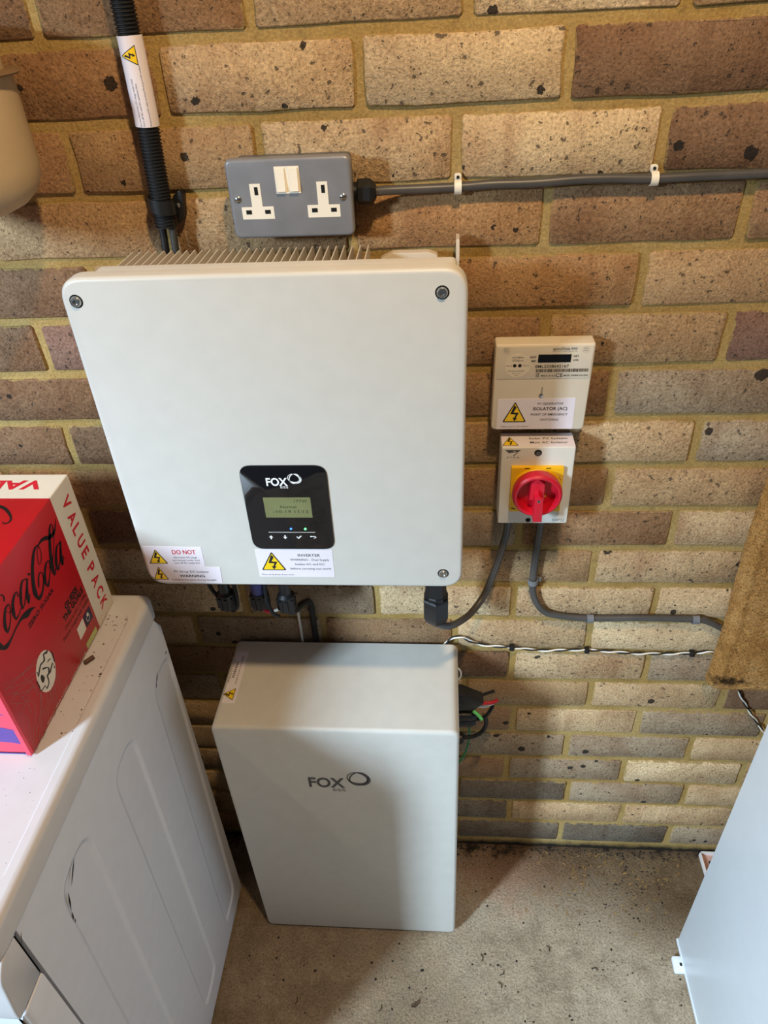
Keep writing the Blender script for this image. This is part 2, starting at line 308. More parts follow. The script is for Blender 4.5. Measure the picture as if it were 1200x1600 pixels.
BALL = [[(-2908,9270,-2897,9249),(-2953,9281,-2938,9237),(-3001,9295,-2982,9270),(-3036,9227,-3016,9199),(-3121,9242,-3107,9218),(-3235,9170,-3221,9147),(-3211,9194,-3225,9206),(-3212,9223,-3224,9231)],[(-2862,9192,-2838,9175),(-2867,9129,-2840,9109),(-2883,9025,-2864,9009)],[(-2985,9138,-2990,9150),(-2944,9130,-2951,9150),(-2902,9114,-2903,9122)],[(-3115,9143,-3115,9173),(-3055,9105,-3049,9123),(-3026,9071,-3002,9057),(-3059,9021,-3035,8989),(-3098,9022,-3075,8996),(-3121,8924,-3105,8905),(-3195,8909,-3189,8882),(-3186,8954,-3188,8937),(-3281,8977,-3287,8964),(-3273,9038,-3290,9050),(-3274,9134,-3291,9146)],[(-3016,8980,-3032,9004),(-2906,9033,-2913,9054),(-2930,8965,-2906,8947)],[(-3180,9125,-3155,9105),(-3208,9101,-3140,9036),(-3216,9034,-3189,9004)]]
NET = [[(-3756,9615,-3757,9621),(-3415,9436,-3416,9443),(-2957,9296,-2959,9303)],[(-3768,9578,-3767,9582),(-3549,9383,-3549,9389),(-3229,9237,-3230,9243)],[(-3772,9545,-3774,9552),(-3347,9398,-3349,9405),(-3136,9279,-3137,9286)],[(-3766,9486,-3764,9490),(-3551,9254,-3550,9259),(-3335,9096,-3332,9100),(-3317,8961,-3311,8955),(-3458,8770,-3452,8763),(-3639,8663,-3634,8655),(-3790,8458,-3785,8451)],[(-3775,9328,-3773,9332),(-3624,9155,-3623,9160),(-3508,9053,-3504,9055),(-3484,8929,-3478,8923),(-3580,8799,-3575,8792),(-3707,8680,-3702,8674),(-3805,8465,-3800,8458)],[(-3761,9125,-3758,9127),(-3699,9033,-3694,9032),(-3682,8874,-3677,8869),(-3747,8734,-3742,8728),(-3811,8457,-3805,8452)],[(-3767,9359,-3769,9366),(-3564,9336,-3566,9343),(-3283,9191,-3283,9198)],[(-3770,9232,-3773,9238),(-3535,9195,-3537,9202),(-3303,9135,-3305,9142)],[(-3724,9106,-3727,9113),(-3556,9113,-3559,9120),(-3430,9151,-3434,9158)],[(-3306,8948,-3300,8941),(-3404,8787,-3398,8780),(-3534,8667,-3528,8661),(-3503,8420,-3497,8416)],[(-3234,8875,-3228,8869),(-3271,8766,-3266,8758),(-3447,8700,-3442,8692),(-3800,8444,-3796,8437)],[(-3103,8818,-3098,8811),(-3249,8738,-3244,8731),(-3403,8644,-3399,8637),(-3679,8498,-3674,8490)],[(-2954,8870,-2948,8863),(-3124,8730,-3119,8722),(-3304,8663,-3299,8655),(-3437,8541,-3432,8534),(-3610,8478,-3606,8470)],[(-2908,8902,-2902,8896),(-2938,8708,-2931,8702),(-2938,8518,-2931,8513)],[(-2937,8878,-2930,8872),(-3007,8675,-3001,8669),(-2991,8478,-2984,8474)],[(-3046,8835,-3040,8829),(-3111,8627,-3105,8619),(-3269,8472,-3264,8465)],[(-3419,9442,-3413,9437),(-3429,9348,-3424,9346),(-3372,9188,-3366,9185),(-3361,8985,-3355,8981)],[(-3665,9483,-3660,9480),(-3658,9369,-3652,9368),(-3570,9157,-3565,9155),(-3578,8963,-3572,8958),(-3573,8915,-3568,8911)],[(-3138,8830,-3131,8824),(-3214,8608,-3208,8601),(-3303,8516,-3298,8509)]]
SWASH = [[(-5450,-1923,-5465,-1884),(-5363,-1956,-5380,-1899),(-5271,-2009,-5270,-1957),(-5168,-2112,-5148,-2087),(-5117,-2189,-5089,-2200),(-5119,-2245,-5103,-2264),(-5151,-2255,-5142,-2277),(-5184,-2229,-5181,-2254)]]
BALLO = [(-2923, 8905), (-2969, 8856), (-3022, 8822), (-3079, 8807), (-3136, 8811), (-3187, 8833), (-3231, 8872), (-3263, 8924), (-3283, 8986), (-3288, 9054), (-3280, 9123), (-3258, 9189), (-3224, 9247), (-3180, 9294), (-3129, 9328), (-3075, 9344), (-3020, 9343), (-2968, 9325), (-2923, 9289), (-2888, 9239), (-2866, 9177), (-2858, 9107), (-2865, 9036), (-2887, 8966)]
# ------------------------------------------------------------------ common materials
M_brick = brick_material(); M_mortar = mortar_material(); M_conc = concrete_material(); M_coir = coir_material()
M_inv = mat('powder_coat_white', srgb(208, 205, 198), 0.42, var=0.012, bmp=0.06, bscale=900)
M_bat = mat('powder_coat_grey_white', srgb(206, 204, 198), 0.45, var=0.015, bmp=0.06, bscale=900)
M_alu = mat('painted_heatsink', srgb(204, 192, 174), 0.5, var=0.02)
M_black = mat('black_plastic', srgb(22, 22, 24), 0.45, var=0.1)
M_rubber = mat('black_rubber', srgb(16, 16, 18), 0.6, var=0.1)
M_gloss = mat('gloss_black_glass', (0.006, 0.006, 0.008, 1), 0.04, var=0.0, spec=0.6)
M_print = mat('black_ink', srgb(24, 22, 26), 0.7, var=0.05)
M_greyink = mat('grey_ink', srgb(82, 82, 84), 0.6, var=0.03)
M_redink = mat('red_ink', srgb(206, 26, 44), 0.6, var=0.03)
M_whiteink = mat('white_ink', srgb(240, 240, 240), 0.5, var=0.01)
M_label = mat('label_paper', srgb(232, 224, 232), 0.5, var=0.012)
M_yellow = mat('warning_yellow', srgb(246, 206, 22), 0.5, var=0.03)
M_steel = mat('screw_steel', srgb(190, 190, 188), 0.28, metal=1.0, var=0.08)
M_greycab = mat('grey_pvc_cable', srgb(76, 73, 71), 0.40, var=0.08, vscale=30)
M_clipw = mat('white_nylon', srgb(236, 228, 212), 0.5, var=0.03)
M_clipg = mat('grey_nylon', srgb(112, 114, 118), 0.5, var=0.05)
M_cream = mat('cream_plastic', srgb(222, 210, 190), 0.45, var=0.015)
M_white = mat('white_enamel', srgb(206, 204, 206), 0.32, var=0.012)
M_whitepl = mat('white_plastic', srgb(244, 236, 220), 0.4, var=0.01)
M_dark = mat('dark_gap', srgb(12, 12, 12), 0.9, var=0.05)

TRI_BOLT = [(0.47, 0.84), (0.57, 0.73), (0.45, 0.48), (0.68, 0.47), (0.555, 0.21), (0.625, 0.22), (0.50, 0.05), (0.42, 0.24), (0.485, 0.215), (0.555, 0.385), (0.32, 0.40)]
def warning(parent, u0, u1, v0, v1, w, mp=WALL, rot=0, dw=-1):
    # electricity warning triangle filling the box u0..u1, v0..v1 (before a turn of rot quarter turns about its centre)
    cu, cv = (u0 + u1) / 2, (v0 + v1) / 2
    def tf(p):
        a, b = p
        a -= 0.5; b -= 0.5; A = a * (u1 - u0); B = b * (v1 - v0)
        for _ in range(rot): A, B = -B, A
        return (cu + A, cv + B)
    tri = [(0, 0), (1, 0), (0.5, 1)]
    t = build('warning_triangle', MB().poly(rpoly([tf(p) for p in tri], (u1 - u0) * 0.07, 3), w + dw * 1e-4, mp), M_print, parent)
    ins = [(0.075, 0.045), (0.925, 0.045), (0.5, 0.91)]
    build('yellow_field', MB().poly(rpoly([tf(p) for p in ins], (u1 - u0) * 0.05, 3), w + dw * 2.2e-4, mp), M_yellow, t) if parent.parent is None else build('yellow_field', MB().poly(rpoly([tf(p) for p in ins], (u1 - u0) * 0.05, 3), w + dw * 2.2e-4, mp), M_yellow, parent)
    build('lightning_bolt', MB().poly([tf(p) for p in TRI_BOLT], w + dw * 3.4e-4, mp), M_print, t if parent.parent is None else parent)
def ring_logo(mb, cu, cv, ru, rv, w, mp=WALL):
    # two egg-shaped bands, heavy at the lower right
    for (k, thick, ph, ecc) in ((1.0, 0.34, -0.6, 0.10), (0.93, 0.10, 2.6, -0.08)):
        n = 40; vs = []
        for i in range(n):
            a = 2 * math.pi * i / n; r = k * (1 + ecc * math.cos(2 * a + 0.9))
            t = thick * (0.55 + 0.45 * math.cos(a - ph)) + 0.05
            for q in (r, r - t): vs.append(mp(cu + ru * q * math.cos(a), cv + rv * q * math.sin(a), w))
        mb.add(vs, [(2 * i, 2 * i + 1, 2 * ((i + 1) % n) + 1, 2 * ((i + 1) % n)) for i in range(n)])
    return mb

# ------------------------------------------------------------------ the setting: brick wall and floor
BED0 = 1.528; RH = 0.075
wall = build('wall_back', MB().box(-2.2, 2.2, 0.0034, 0.12, -0.02, 2.35), M_mortar, kind='structure', label='yellow stock brick garage wall with ochre sand mortar', smooth=False)
anchors = {0: [-0.195, 0.024, 0.235], 1: [-0.301, -0.087, 0.127, 0.338], 2: [-0.421, -0.203, 0.015, 0.234], 3: [0.117, 0.337], 4: [0.234], 5: [-0.53, -0.312, -0.094, 0.1275, 0.349],
           6: [0.221], 7: [-0.54, -0.32, -0.1, 0.12, 0.341], 8: [0.237], 9: [0.115, 0.339], 10: [0.233], 11: [0.115, 0.338], 12: [0.244], 13: [0.12, 0.349], 14: [0.263, 0.491],
           15: [0.132, 0.358], 16: [0.236, 0.465], 17: [0.127, 0.352], 18: [0.253, 0.483], 19: [0.14, 0.371], 20: [0.253]}
TONE = {'P': (224, 198, 158), 'Q': (210, 180, 140), 'M': (192, 160, 120), 'O': (190, 150, 106), 'B': (168, 134, 100), 'D': (142, 112, 86), 'V': (142, 110, 94), 'G': (132, 120, 104), 'K': (124, 114, 100), 'S': (176, 156, 130)}
tones = {0: [(-.3, 'B'), (-.09, 'Q'), (.13, 'P'), (.35, 'M')], 1: [(-.64, 'B'), (-.41, 'B'), (-.19, 'Q'), (.02, 'P'), (.23, 'D'), (.45, 'D')], 2: [(-.53, 'B'), (-.31, 'M'), (-.09, 'Q'), (.125, 'P'), (.345, 'D')],
         3: [(-.67, 'B'), (-.45, 'M'), (-.22, 'M'), (0, 'O'), (.227, 'B'), (.45, 'B')], 4: [(-.76, 'D'), (-.55, 'D'), (-.33, 'B'), (.12, 'O'), (.345, 'M')], 5: [(-.64, 'D'), (-.42, 'V'), (0, 'B'), (.24, 'M'), (.46, 'V')],  # far-left tone in the last row darkened: shade painted into the brick
         6: [(-.56, 'D'), (-.33, 'D'), (.11, 'B'), (.33, 'S')], 7: [(-.65, 'D'), (-.43, 'D'), (.23, 'Q'), (.45, 'S')], 8: [(.12, 'B'), (.35, 'M')], 9: [(.227, 'B'), (.45, 'Q')], 10: [(.12, 'M'), (.345, 'Q')],
         11: [(.227, 'Q'), (.45, 'Q')], 12: [(.13, 'Q'), (.355, 'P')], 13: [(0, 'D'), (.235, 'Q'), (.46, 'S')], 14: [(.15, 'M'), (.377, 'Q'), (.6, 'D')], 15: [(.02, 'B'), (.245, 'Q'), (.47, 'S')],
         16: [(.12, 'S'), (.35, 'S'), (.58, 'Q')], 17: [(.01, 'B'), (.24, 'S'), (.465, 'P')], 18: [(.14, 'G'), (.37, 'S'), (.6, 'Q')], 19: [(.03, 'G'), (.255, 'Q'), (.485, 'Q')], 20: [(.14, 'G'), (.36, 'K'), (.58, 'S')]}
rb = random.Random(11)
def brick_verts(L, H, rng):
    # irregular outline of a worn stock brick: front loop, arris loop, back loop
    nu, nv = 4, 2; per = []
    for k in range(nu): per.append((-L / 2 + L * k / nu, -H / 2))
    for k in range(nv): per.append((L / 2, -H / 2 + H * k / nv))
    for k in range(nu): per.append((L / 2 - L * k / nu, H / 2))
    for k in range(nv): per.append((-L / 2, H / 2 - H * k / nv))
    per = [(u + rng.uniform(-1, 1) * 0.0013, v + rng.uniform(-1, 1) * 0.0014) for u, v in per]
    per = rpoly(per, [0.003 if abs(abs(u) - L / 2) < 0.003 and abs(abs(v) - H / 2) < 0.003 else 0 for u, v in per], 1)
    n = len(per); fr = inset(per, 0.0016); pr = rng.uniform(-0.0012, 0.0012)
    vs = [(u, pr + rng.uniform(-0.0004, 0.0004), v) for u, v in fr] + [(u, 0.0014 + pr + rng.uniform(-0.0005, 0.0005), v) for u, v in per] + [(u, 0.03, v) for u, v in per]
    fs = [tuple(range(n))] + [(k * n + i, k * n + (i + 1) % n, (k + 1) * n + (i + 1) % n, (k + 1) * n + i) for k in range(2) for i in range(n)]
    return vs, fs
far = MB()
for row in range(-10, 21):
    zc = BED0 - RH * row + RH / 2
    a = list(anchors.get(row, [])) or [0.115 if row % 2 else 0.235]
    while a[0] > -2.1: a.insert(0, a[0] - 0.2235)
    while a[-1] < 2.1: a.append(a[-1] + 0.2255)
    for x0, x1 in zip(a[:-1], a[1:]):
        xc = (x0 + x1) / 2; L = x1 - x0 - 0.0115; H = 0.0635
        vs, fs = brick_verts(L, H, rb)
        cand = [t for x, t in tones.get(row, []) if abs(x - xc) < 0.09]
        t = cand[0] if cand else rb.choice('PQMMBBSDO'); j = rb.uniform(0.93, 1.07)
        if -0.92 < xc < 0.92 and -2 <= row:
            me = bpy.data.meshes.new('brick'); me.from_pydata(vs, [], fs); bm = bmesh.new(); bm.from_mesh(me); bmesh.ops.recalc_face_normals(bm, faces=bm.faces); bm.to_mesh(me); bm.free()
            me.shade_smooth(); me.set_sharp_from_angle(angle=math.radians(60)); me.materials.append(M_brick)
            o = bpy.data.objects.new('brick', me); C.objects.link(o); o.parent = wall; o.location = (xc, 0, zc); c = srgb(*TONE[t]); o.color = (c[0] * j, c[1] * j, c[2] * j, 1)
        else: far.add([(v[0] + xc, v[1], v[2] + zc) for v in vs], fs)
o = build('brick_field', far, M_brick, wall, kind='stuff', smooth=False); c = srgb(168, 138, 104); o.color = c
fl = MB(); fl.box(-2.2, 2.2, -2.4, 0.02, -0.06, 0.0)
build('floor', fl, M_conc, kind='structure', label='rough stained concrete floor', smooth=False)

# unseen left wall added to shade the upper scene; daylight enters its doorway
build('daylight_blocker_wall', MB().box(-1.37, -1.25, -0.70, 0.0034, 0.0, 2.35).box(-1.37, -1.25, -2.4, -0.70, 1.98, 2.35), mat('wall_paint', srgb(150, 132, 104), 0.9, var=0.06), kind='structure', label='unseen side wall with a doorway, added to cut off the daylight higher up', smooth=False)

# ------------------------------------------------------------------ solar inverter
inv = thing('solar_inverter', (-0.183, -0.09, 0.925), 'large square white inverter on the wall with a black display panel', 'inverter')
IX0, IX1, IZ0, IZ1, IY = -0.391, 0.0248, 0.9255, 1.340, -0.170
cov = MB().plate(rect(IX0, IX1, IZ0, IZ1, 0.026, 8), IY, -0.150, 0.0045, 4); build('front_cover', cov, M_inv, inv)
build('housing', MB().plate(rect(-0.367, 0.0142, 0.945, 1.335, 0.006, 4), -0.1502, -0.1185, 0.002, 2), M_inv, inv)
build('wiring_box', MB().rbox(-0.075, 0.010, -0.118, -0.012, 0.96, 1.296, 0.004), M_alu, inv)
fin = MB().plate([(-0.1180, 0.955), (-0.036, 0.955), (-0.034, 1.318), (-0.040, 1.3265), (-0.1180, 1.3265)], -0.3585, -0.3571, 0.0, mp=SIDE)
f0 = build('fin', fin, M_alu, inv, smooth=False)
for k in range(1, 31):
    f = f0.copy(); C.objects.link(f); f.parent = inv; f.location = (k * 0.274 / 30, 0, 0)
build('mounting_bracket', MB().box(-0.30, 0.018, -0.0325, -0.001, 1.02, 1.28).plate([(-0.040, 1.02), (-0.002, 1.02), (-0.002, 1.318), (-0.012, 1.328), (-0.034, 1.328), (-0.040, 1.315)], 0.0185, 0.0148, 0.0, mp=SIDE)
      .plate(rpoly([(-0.072, 1.27), (-0.006, 1.27), (-0.006, 1.311), (-0.016, 1.3145), (-0.058, 1.3145), (-0.072, 1.308)], 0.002, 2), -0.034, -0.022, 0.001), M_alu, inv)
for u, v in ((-0.3754, 1.3161), (-0.0007, 1.3166), (0.0005, 0.9498)):
    s = build('screw', MB().lathe([(0.0058, -0.1699), (0.0058, -0.1712), (0.0046, -0.1728), (0.0026, -0.1730), (0.0024, -0.1712)], (u, 0, v), 'Y', 16), M_steel, inv, label='small steel hex screw')
    build('screw_recess', MB().lathe([(0.0072, -0.1696), (0.0072, -0.17015)], (u, 0, v), 'Y', 16), M_dark, s)
# display panel
pan = build('display_panel', MB().plate(rect(-0.2400, -0.1355, 0.9900, 1.1156, 0.015, 6), -0.1715, -0.1698, 0.0006, 2), M_gloss, inv, label='glossy black display panel')
yp = -0.1717
M_lcd = mat('lcd_glass', srgb(118, 122, 84), 0.15, var=0.06, vscale=25, emit=srgb(120, 126, 84), estr=0.10)
build('lcd_screen', MB().poly(rect(-0.2166, -0.1588, 1.0403, 1.0706), yp), M_lcd, pan)
lt = MB().text('Normal', -0.1970, 1.0545, 0.0040, yp - 1e-4, width=0.0195).text('-10-19 11:12', -0.2070, 1.0475, 0.0040, yp - 1e-4, width=0.044).text('177W', -0.1790, 1.0632, 0.0040, yp - 1e-4, width=0.016)
build('lcd_lettering', lt, mat('lcd_ink', srgb(58, 62, 40), 0.4), pan)
wl = MB().text('FOX', -0.2093, 1.0878, 0.0104, yp, width=0.0258, bold=0.03).text('ESS', -0.1928, 1.0838, 0.0032, yp, width=0.0092)
ring_logo(wl, -0.1746, 1.0975, 0.0078, 0.0074, yp); build('logo_lettering', wl, M_whiteink, pan); build('divider_line', MB().poly(rect(-0.217, -0.158, 1.01705, 1.01765), yp), M_whiteink, pan)
A = lambda u, v, s: [(u - 0.0008, v - 0.003 * s), (u + 0.0008, v - 0.003 * s), (u + 0.0008, v), (u + 0.0028, v - 0.0004 * s), (u, v + 0.0032 * s), (u - 0.0028, v - 0.0004 * s), (u - 0.0008, v)]
build('up_key', MB().poly(A(-0.2148, 1.0092, 1), yp), M_whiteink, pan); build('down_key', MB().poly(A(-0.1969, 1.0097, -1), yp), M_whiteink, pan)
build('tick_key', MB().poly([(-0.1826, 1.0098), (-0.1816, 1.0110), (-0.1803, 1.0090), (-0.1770, 1.0122), (-0.1758, 1.0112), (-0.1801, 1.0068)], yp), M_whiteink, pan)
build('back_key', MB().poly([(-0.1655, 1.0106), (-0.1636, 1.0122), (-0.1636, 1.0112), (-0.1590, 1.0112), (-0.1575, 1.0100), (-0.1575, 1.0088), (-0.1590, 1.0078), (-0.1610, 1.0078), (-0.1610, 1.0085), (-0.1592, 1.0085), (-0.1585, 1.0092), (-0.1585, 1.0097), (-0.1592, 1.0103), (-0.1636, 1.0103), (-0.1636, 1.0093)], yp), M_whiteink, pan)
build('blue_led', MB().lathe([(0.0013, 0), (0.0013, -0.0004), (0.0006, -0.0008)], (-0.1879, yp, 1.0229), 'Y', 12), mat('blue_led', srgb(40, 90, 255), 0.3, emit=(0.03, 0.16, 1.0, 1), estr=5.0), pan, label='lit blue indicator')
build('green_led', MB().lathe([(0.0015, 0), (0.0015, -0.0004), (0.0006, -0.0008)], (-0.1699, yp, 1.0227), 'Y', 12), mat('green_led', srgb(80, 230, 110), 0.3, emit=(0.10, 0.9, 0.20, 1), estr=4.0), pan, label='lit green indicator')
def sticker(parent, u0, u1, v0, v1, w, mp=WALL, dw=-1, name='sticker', pts=None, label=None):
    return build(name, MB().plate(pts or rect(u0, u1, v0, v1), w + dw * 0.00035, w, 0.0, mp=mp), M_label, parent, smooth=False, label=label)
ys = IY - 0.0005
st = sticker(inv, -0.2395, -0.140, 0.9422, 0.9885, IY, label='white warning sticker reading INVERTER'); warning(st, -0.2350, -0.2022, 0.9538, 0.9848, ys)
build('lettering', MB().text('INVERTER', -0.1848, 0.9769, 0.0044, ys, width=0.0288, bold=0.006).text('WARNING - Dual Supply', -0.1956, 0.9700, 0.0033, ys, width=0.0508).text('Isolate AC and DC', -0.1898, 0.9627, 0.0033, ys, width=0.0385).text('before carrying out work', -0.1970, 0.9551, 0.0033, ys, width=0.0535), M_print, st)
build('small_print', MB().text('Place on inverter front cover', -0.2358, 0.9452, 0.0022, ys, width=0.043), M_greyink, st)
st = sticker(inv, 0, 0, 0, 0, IY, pts=[(-0.3866, 0.9612), (-0.3098, 0.9588), (-0.3090, 0.9915), (-0.3860, 0.9930)], label='white warning sticker reading DO NOT'); warning(st, -0.3832, -0.3582, 0.9638, 0.9880, ys)
build('red_lettering', MB().text('DO NOT', -0.3490, 0.9800, 0.0066, ys, width=0.0312, bold=0.02), M_redink, st)
build('lettering', MB().text('disconnect DC plugs', -0.3488, 0.9732, 0.0027, ys, width=0.0312).text('and sockets under load', -0.3510, 0.9684, 0.0027, ys, width=0.0356).text('- turn off AC supply first', -0.3510, 0.9637, 0.0027, ys, width=0.0356), M_greyink, st)
st = sticker(inv, 0, 0, 0, 0, IY - 0.0001, pts=[(-0.3765, 0.9330), (-0.3690, 0.9312), (-0.2918, 0.9303), (-0.2900, 0.9580), (-0.3862, 0.9612), (-0.3862, 0.9440)], label='white warning sticker reading WARNING'); warning(st, -0.3835, -0.3630, 0.9360, 0.9585, ys - 1e-4)
build('lettering', MB().text('PV Array DC Isolator', -0.3534, 0.9484, 0.0036, ys - 1e-4, width=0.047).text('WARNING', -0.3475, 0.9405, 0.0044, ys - 1e-4, width=0.0342, bold=0.02).text('Contains live parts during daylight', -0.3595, 0.9345, 0.0028, ys - 1e-4, width=0.0608), M_print, st)
# sockets and glands under the inverter
g_ = build('cable_gland', MB().lathe([(0.0158, 0.950), (0.0158, 0.8520), (0.0168, 0.8500), (0.0168, 0.8440)], (-0.0098, -0.100, 0), 'Z', 10), M_black, inv, sharp=25)
build('gland_nut', MB().lathe([(0.0185, 0.8450), (0.0202, 0.8420), (0.0202, 0.8110), (0.0165, 0.8000), (0.0105, 0.7930), (0.0070, 0.7915)], (-0.0098, -0.100, 0), 'Z', 6), M_black, g_, sharp=25)
M_blue = mat('blue_collar', srgb(70, 74, 130), 0.5)
for x, zt in ((-0.3200, 0.818), (-0.2695, 0.820), (-0.2300, 0.815)):
    cn = MB()
    for k in range(9):
        a = 2 * math.pi * k / 9; cn.box(x + 0.0125 * math.cos(a) - 0.002, x + 0.0125 * math.cos(a) + 0.002, -0.1 + 0.0125 * math.sin(a) - 0.002, -0.1 + 0.0125 * math.sin(a) + 0.002, zt + 0.004, zt + 0.026)
    cn.lathe([(0.0085, 0.95), (0.0085, zt + 0.034), (0.0128, zt + 0.030), (0.0128, zt + 0.004), (0.0085, zt)], (x, -0.1, 0), 'Z', 18)
    c_ = build('cable_plug', cn, M_black, inv)
    if abs(x + 0.2695) < 1e-3: build('collar', MB().lathe([(0.0098, 0.872), (0.0110, 0.868), (0.0110, 0.852), (0.0098, 0.848)], (x, -0.1, 0), 'Z', 18), M_blue, c_)
# ------------------------------------------------------------------ battery
bat = thing('storage_battery', (-0.170, -0.10, 0.0), 'grey white battery cabinet standing on the floor below the inverter', 'battery')
BX0, BX1, BY, BZ = -0.358, 0.0252, -0.191, 0.652
bb = MB(); bb.plate(rect(BX0, BX1, 0.006, BZ, 0.014, 6), BY, -0.012, 0.006, 4)
build('cabinet', bb, M_bat, bat)
for x in (-0.33, -0.01): build('foot', MB().lathe([(0.014, 0.0), (0.016, 0.001), (0.016, 0.007)], (x, -0.165, 0), 'Z', 14), M_rubber, bat)
for x in (-0.33, -0.01): build('foot', MB().lathe([(0.014, 0.0), (0.016, 0.001), (0.016, 0.007)], (x, -0.04, 0), 'Z', 14), M_rubber, bat)
lg = MB().text('FOX', -0.2185, 0.5020, 0.0248, BY - 2e-4, width=0.0598, bold=0.03).text('ESS', -0.1795, 0.4915, 0.0066, BY - 2e-4, width=0.0208)
ring_logo(lg, -0.1352, 0.5272, 0.0182, 0.0188, BY - 2e-4); build('logo_lettering', lg, M_greyink, bat, label='grey printed logo')
st = sticker(bat, 0, 0, 0, 0, BZ, mp=TOP, dw=1, pts=[(-0.3500, -0.1454), (-0.3288, -0.1454), (-0.3292, -0.035), (-0.3500, -0.0354)], label='white warning sticker lengthwise on the cabinet top')
wz = BZ + 0.0005; warning(st, -0.3583 + 0.003, -0.3333 + 0.003, -0.1370, -0.1183, wz, TOP, rot=1, dw=1)
build('lettering', MB().text('PV Array DC Isolator', -0.3475, -0.103, 0.0032, wz, TOP, width=0.049, rot=1).text('WARNING', -0.3412, -0.0945, 0.0044, wz, TOP, width=0.036, rot=1, bold=0.02).text('Contains live parts during daylight', -0.3355, -0.107, 0.0028, wz, TOP, width=0.0625, rot=1), M_print, st)
# plugs and leads on the right flank
M_red = mat('red_insulation', srgb(196, 34, 52), 0.45); M_green = mat('green_insulation', srgb(20, 116, 62), 0.45); M_lime = mat('bright_green_insulation', srgb(110, 220, 120), 0.45); M_white2 = mat('white_insulation', srgb(232, 228, 220), 0.5)
for z, r in ((0.571, 0.0115), (0.556, 0.010), (0.527, 0.010), (0.511, 0.010)):
    p_ = build('cable_plug', MB().lathe([(r * 1.1, 0.024), (r * 1.1, 0.032), (r, 0.033), (r * 0.95, 0.050), (r * 0.7, 0.058)], (0, -0.060, z), 'X', 12), M_black, bat)
    build('plug_ring', MB().lathe([(r * 1.16, 0.0245), (r * 1.16, 0.0275)], (0, -0.060, z), 'X', 12), M_rubber, p_)
build('socket_shroud', MB().plate(rpoly([(0.0240, 0.595), (0.030, 0.597), (0.070, 0.574), (0.060, 0.562), (0.024, 0.560)], 0.003, 2), -0.072, -0.050, 0.002, 2), M_black, bat)
build('lead', MB().tube(spline([(0.052, -0.066, 0.564), (0.070, -0.068, 0.570), (0.083, -0.068, 0.572), (0.0925, -0.066, 0.577)]), 0.0032), M_red, bat, label='red lead')
build('lead', MB().tube(spline([(0.052, -0.052, 0.566), (0.072, -0.05, 0.572), (0.088, -0.048, 0.578)]), 0.0028), M_rubber, bat)
build('lead', MB().tube(spline([(0.052, -0.058, 0.552), (0.070, -0.058, 0.549), (0.082, -0.056, 0.553), (0.086, -0.05, 0.548)]), 0.0026), M_white2, bat, label='white lead')
build('lead', MB().tube(spline([(0.052, -0.068, 0.549), (0.060, -0.071, 0.543), (0.067, -0.072, 0.532)]), 0.0030), M_lime, bat, label='bright green lead')
build('lead', MB().tube(spline([(0.050, -0.064, 0.521), (0.066, -0.064, 0.524), (0.078, -0.060, 0.532), (0.087, -0.052, 0.545)]), 0.0032), M_rubber, bat)
build('lead', MB().tube(spline([(0.072, -0.066, 0.533), (0.0755, -0.066, 0.515), (0.070, -0.066, 0.492), (0.055, -0.066, 0.477), (0.030, -0.066, 0.471)]), 0.0038), M_rubber, bat)
build('cable_plug', MB().lathe([(0.011, 0.024), (0.011, 0.034), (0.007, 0.038)], (0, -0.066, 0.471), 'X', 12), M_black, bat)
build('lead', MB().tube(spline([(0.036, -0.05, 0.512), (0.044, -0.05, 0.495), (0.0482, -0.05, 0.462), (0.043, -0.05, 0.412), (0.031, -0.05, 0.376), (0.020, -0.045, 0.35), (0.024, -0.03, 0.30)]), 0.0020), M_green, bat, label='thin green earth lead')
build('lead', MB().tube(spline([(0.022, -0.05, 0.640), (0.0295, -0.05, 0.629), (0.030, -0.05, 0.615), (0.023, -0.05, 0.602)]), 0.0014), M_white2, bat, label='thin white lead')

# ------------------------------------------------------------------ double socket
so = thing('double_socket', (-0.165, 0.0, 1.340), 'grey metal double power socket with two white switches above the inverter', 'power socket')
M_gm = mat('grey_hammered_metal', srgb(138, 139, 144), 0.38, metal=0.25, var=0.04, bmp=0.05, bscale=500)
build('back_box', MB().plate(rect(-0.2300, -0.1010, 1.3435, 1.4165, 0.006, 3), -0.0360, -0.0005, 0.0), mat('grey_box_metal', srgb(92, 96, 104), 0.45, metal=0.2), so)
fp = build('face_plate', MB().plate(rect(-0.2335, -0.0975, 1.3385, 1.4208, 0.008, 5), -0.0455, -0.0350, 0.0035, 4), M_gm, so)
YF = -0.0455
sw = build('switch_frame', MB().plate(rect(-0.1800, -0.1530, 1.3850, 1.4124), YF - 0.0006, YF + 0.001, 0.0002, 1), M_whitepl, so)
for u0, u1 in ((-0.1782, -0.1690), (-0.1642, -0.1549)):
    build('switch_rocker', MB().add([(u0, YF - 0.0008, 1.3870), (u1, YF - 0.0008, 1.3870), (u1, YF - 0.0008, 1.4108), (u0, YF - 0.0008, 1.4108), (u0, YF - 0.0042, 1.3878), (u1, YF - 0.0042, 1.3878), (u1, YF - 0.0018, 1.4105), (u0, YF - 0.0018, 1.4105)],
          [(0, 1, 2, 3), (4, 5, 6, 7), (0, 1, 5, 4), (1, 2, 6, 5), (2, 3, 7, 6), (3, 0, 4, 7)]), M_whitepl, so, smooth=False)
